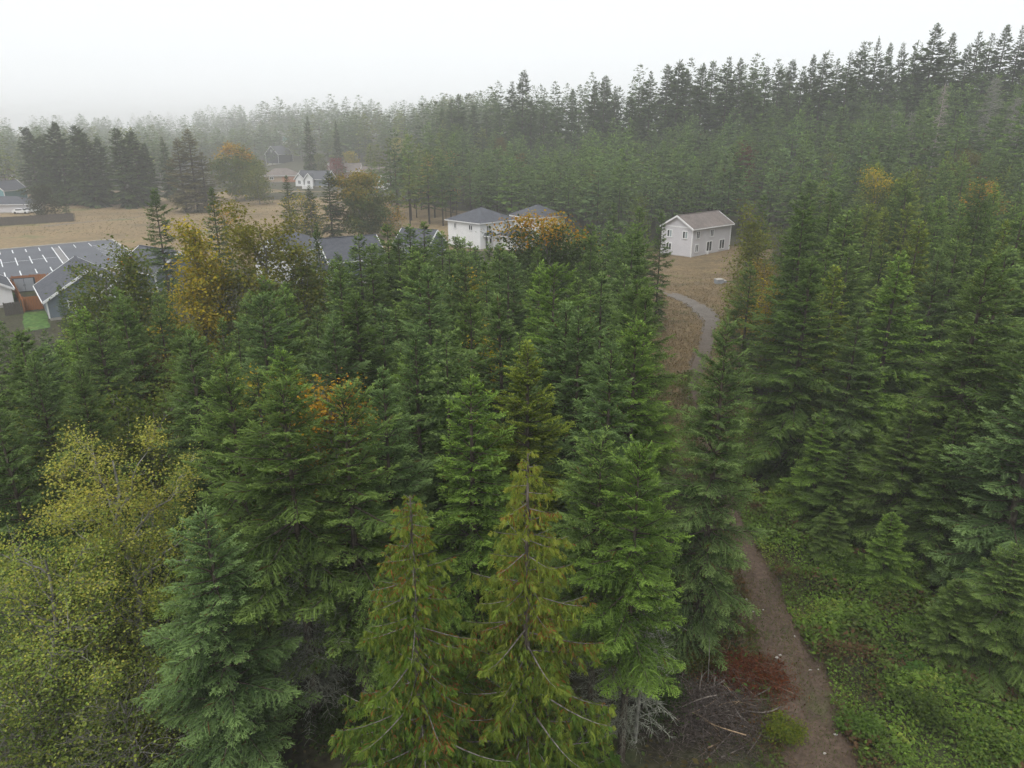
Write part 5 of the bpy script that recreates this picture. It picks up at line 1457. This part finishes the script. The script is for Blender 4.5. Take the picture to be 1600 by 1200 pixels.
# brush pile
def brush():
    rng = np.random.default_rng(21)
    c = V3([*at(1105, 1130), 0.0])
    r = empty('brush_pile', tuple(c)); tag(r, 'heap of grey dead branches beside the near end of the track', 'brush pile')
    def stick_path(L, spread, hmax, up=.25):
        p = V3([rng.normal(0, spread), rng.normal(0, spread * .8), 0]); rr_ = math.hypot(p[0], p[1]); p[2] = hmax * max(.05, 1 - (rr_ / (spread * 2.3)) ** 2) * rng.uniform(.1, 1)
        a = rng.uniform(0, 6.283); d = norm(V3([math.cos(a), math.sin(a), rng.normal(up * .3, up)]))
        ss = np.linspace(-.5, .5, 6); bend = norm(rng.normal(0, 1, 3)) * L * rng.uniform(.0, .22)
        pts = p + d * (ss * L)[:, None] + bend * ((ss * 2) ** 2)[:, None]
        pts[:, 2] = np.maximum(pts[:, 2], .03)
        return pts
    for i in range(70):
        L = rng.uniform(1.0, 2.6); tb = Tubes(); g = rng.uniform(.7, 1.25)
        col = V3([.17, .145, .13]) * g if rng.random() < .8 else V3([.33, .24, .16]) * g
        tb.add(stick_path(L, 1.15, 1.3, .4), np.linspace(1, .35, 6) * rng.uniform(.016, .035), 5, col)
        link(bpy.data.objects.new('stick', tb.mesh('stick', M_STICK)), r)
    tb = Tubes()
    for i in range(2100):
        tb.add(stick_path(rng.uniform(.4, 1.5), 1.35, 1.2, .45)[::1], np.linspace(1, .4, 6) * rng.uniform(.005, .012), 3, V3([.11, .09, .082]) * rng.uniform(.5, 1.5))
    tw = link(bpy.data.objects.new('twigs', tb.mesh('twigs', M_STICK)), r); tw['kind'] = 'stuff'
    for (px, py, px2, py2, h) in ((1108, 1005, 1105, 1075, 2.2), (1075, 1050, 1090, 1100, 1.6)):
        b = V3([*at(px2, py2), .3]); t_ = b + V3([rng.normal(0, .15), .2, h]); tb = Tubes()
        tb.add([b - c, (b + t_) / 2 - c + .03, t_ - c], [.028, .02, .008], 5, (.2, .18, .16)); link(bpy.data.objects.new('stick', tb.mesh('stick', M_STICK)), r)
    # rust-brown dead boughs behind
    c2 = V3([*at(1165, 1060), 0.0])
    r2 = empty('dead_bough_heap', tuple(c2)); tag(r2, 'rust-red heap of dead fir boughs between brush pile and track', 'brush pile')
    N = 6500
    p = rng.normal(0, 1, (N, 3)) * V3([1.1, 1.0, 0]); rad = np.hypot(p[:, 0] / 1.1, p[:, 1])
    p[:, 2] = np.clip(.75 * np.exp(-rad ** 2 / 2.2) * rng.uniform(.1, 1.0, N), .02, 2)
    d = norm(rng.normal(0, 1, (N, 3)) * V3([1, 1, .4])); ln = rng.uniform(.10, .26, N)
    v, q = blades(p, d, ln, ln * .22, rng, upj=.6)
    cc = lerp(V3([.10, .035, .018]), V3([.20, .07, .03]), rng.random(N)) * rng.uniform(.6, 1.2, (N, 1))
    link(bpy.data.objects.new('foliage', quad_mesh('dead_boughs', v, q, cc, M_LEAF)), r2)
    tb = Tubes()
    for i in range(50):
        a = rng.uniform(0, 6.28); L = rng.uniform(.6, 1.5); b0 = V3([rng.normal(0, .8), rng.normal(0, .7), rng.uniform(.15, .6)]); dd = V3([math.cos(a), math.sin(a), rng.normal(0, .2)])
        tb.add([b0 - dd * L / 2, b0, b0 + dd * L / 2], [.015, .012, .006], 4, V3([.15, .10, .08]) * rng.uniform(.7, 1.4))
    tw = link(bpy.data.objects.new('twigs', tb.mesh('bough_twigs', M_STICK)), r2); tw['kind'] = 'stuff'
brush()

# shrubs and ferns
def shrub(px, py, h, rad, n, leaf, pal, label, seed):
    rng = np.random.default_rng(seed); x, y = at(px, py)
    r = empty('shrub', (x, y, float(ground_z(x, y)))); tag(r, label, 'shrub')
    tb = Tubes(); ends = []
    for j in range(16):
        a = rng.uniform(0, 6.28); rr_ = rad * math.sqrt(rng.random()); e_ = V3([rr_ * math.cos(a), rr_ * math.sin(a), h * rng.uniform(.5, 1) * (1 - .45 * (rr_ / rad) ** 2)])
        b0 = e_ * V3([.2, .2, 0]); m_ = (b0 + e_) / 2 + V3([0, 0, .15 * h]); tb.add([b0, m_, e_], [.015, .01, .004], 4, (.14, .12, .1))
        ends += [e_, m_ * .4 + e_ * .6, m_]
    ends = np.array(ends); i = rng.integers(0, len(ends), n)
    p = ends[i] + rng.normal(0, 1, (n, 3)) * rad * V3([.22, .22, .16]); p[:, 2] = np.maximum(p[:, 2], .03)
    d = norm(rng.normal(0, 1, (n, 3)) * V3([1, 1, .5])); ln = leaf * rng.uniform(.6, 1.4, n)
    v, q = blades(p, d, ln, ln * .6, rng, upj=.6); pal = np.array(pal); c = pal[rng.integers(0, len(pal), n)] * rng.uniform(.75, 1.25, (n, 1))
    cr = link(bpy.data.objects.new('foliage', quad_mesh('shrub_leaves', v, q, c, M_LEAF)), r)
    link(bpy.data.objects.new('stem', tb.mesh('shrub_stems', M_BARK)), r)
    return r
shrub(1222, 1160, 1.1, .8, 2600, .085, [(.13, .16, .02), (.16, .18, .022), (.10, .14, .025)], 'bright lime-green shrub at the foot of the brush pile', 1)
shrub(1095, 1045, 1.8, 1.1, 2600, .10, [(.10, .085, .02), (.08, .085, .02), (.06, .07, .02)], 'olive-brown shrub behind the brush pile', 2)
shrub(1030, 1110, 1.3, 1.3, 3000, .10, [(.04, .075, .018), (.06, .095, .022)], 'dark green shrub left of the brush pile', 3)
shrub(1500, 1010, 1.4, 1.2, 3000, .10, [(.09, .12, .022), (.12, .14, .025)], 'yellow-green shrub by the right picture edge', 4)
shrub(1320, 900, 1.5, 1.3, 3200, .10, [(.07, .12, .025), (.09, .14, .03)], 'round green shrub in the middle of the bank', 5)
shrub(1340, 860, 1.6, 1.2, 2800, .10, [(.05, .085, .02), (.065, .10, .022)], 'darker green shrub behind the round one on the bank', 6)
shrub(1265, 770, 1.6, 1.6, 3400, .11, [(.075, .12, .025), (.10, .14, .03)], 'low green shrub beside the narrow track bend', 7)
shrub(1480, 860, 1.7, 1.2, 2600, .10, [(.11, .11, .025), (.07, .09, .02)], 'yellow-flecked shrub under the large right fir', 8)
shrub(240, 1170, 2.2, 1.3, 3000, .10, [(.16, .15, .02), (.10, .12, .02)], 'yellow-green shrub at the foot of the front alder', 9)
shrub(540, 1150, 2.0, 1.4, 3000, .12, [(.04, .06, .018), (.05, .08, .02)], 'shaded green shrub left of the red-flecked cedar', 10)
for k, (px, py, h, rad, lab) in enumerate(((1290, 850, 1.2, .9, 'small green shrub nearest the track on the bank'), (1390, 930, 1.3, 1.1, 'leafy green shrub in the centre of the bank'), (1440, 1120, 1.2, 1.1, 'low leafy shrub near the lower right corner'), (1340, 1150, .9, .8, 'low shrub crowding the near track edge'),
                                          (1540, 1180, 1.2, 1.2, 'dense shrub at the lower right corner'), (1250, 820, 1.1, .9, 'light green shrub where the track bends away'), (1430, 990, 1.0, .9, 'low bright shrub beside the ferns'), (60, 1120, 1.8, 1.6, 'dim green shrub in the lower left corner'), (130, 1190, 1.5, 1.4, 'shaded shrub under the front alder'))):
    shrub(px, py, h, rad, 2400, .13, [[(.085, .15, .03), (.11, .18, .035)], [(.10, .17, .035), (.14, .20, .04)], [(.07, .11, .028), (.09, .13, .03)]][k % 3], lab, 40 + k)
def fern(px, py, n, L, label, seed, col=(.07, .14, .03)):
    rng = np.random.default_rng(seed); x, y = at(px, py)
    r = empty('fern', (x, y, float(ground_z(x, y)))); tag(r, label, 'fern')
    V, Q, C, nv = [], [], [], 0
    for j in range(n):
        a = j * 2.4 + rng.normal(0, .3); l_ = L * rng.uniform(.7, 1.1); h_ = V3([math.cos(a), math.sin(a), 0]); s = np.linspace(.08, 1, 16)
        p = h_ * (l_ * s * .85)[:, None]; p[:, 2] = l_ * (.95 * s - .75 * s ** 2)
        for sg in (-1, 1):
            S = V3([-h_[1], h_[0], 0]) * sg
            d = norm(np.tile(S, (16, 1)) + h_ * .35 + V3([0, 0, -.12])); v, q = blades(p.copy(), d, .26 * l_ * np.sin(np.pi * np.clip(s * .9 + .08, 0, 1)) + .02, np.full(16, .055 * L), rng, upj=.2)
            V.append(v); Q.append(q + nv); nv += len(v); C.append(np.tile(V3(col) * rng.uniform(.75, 1.25), (16, 1)))
    link(bpy.data.objects.new('fronds', quad_mesh('fern_fronds', np.concatenate(V), np.concatenate(Q), np.concatenate(C), M_LEAF)), r)
for k, (px, py, L, lab) in enumerate(((1385, 1075, 1.1, 'largest sword fern close to the near track'), (1440, 1060, 1.0, 'fern just right of the largest one'), (1500, 1075, 1.0, 'fern nearer the right picture corner'), (1405, 1020, .9, 'fern above the largest one on the bank'),
                                      (1350, 985, .85, 'small fern between track and round shrub'), (1560, 1100, 1.0, 'fern at the lower right picture corner'), (1470, 985, .9, 'fern below the young fir at right'))):
    fern(px, py, 16, L, lab, 60 + k)

# ================================================================== HAZE
hz = MB().box(-2650, 2650, -270, 2650, -1.0, 72).build('haze', M_CONC)
m, n, l = nodemat('haze_air')
pv = n.new('ShaderNodeVolumePrincipled')
pv.inputs['Color'].default_value = (.995, .997, 1.0, 1)
pv.inputs['Density'].default_value = HAZE_DENSITY
pv.inputs['Anisotropy'].default_value = .1
out = n.new('ShaderNodeOutputMaterial'); l.new(pv.outputs['Volume'], out.inputs['Volume'])
hz.data.materials.clear(); hz.data.materials.append(m)
tag(hz, kind='stuff')
tris = sum(sum(len(p.vertices) - 2 for p in me.polygons) if len(me.polygons) < 3000 else 2 * len(me.polygons) for me in bpy.data.meshes)
print('TRIS', tris, 'objects', len(bpy.data.objects))
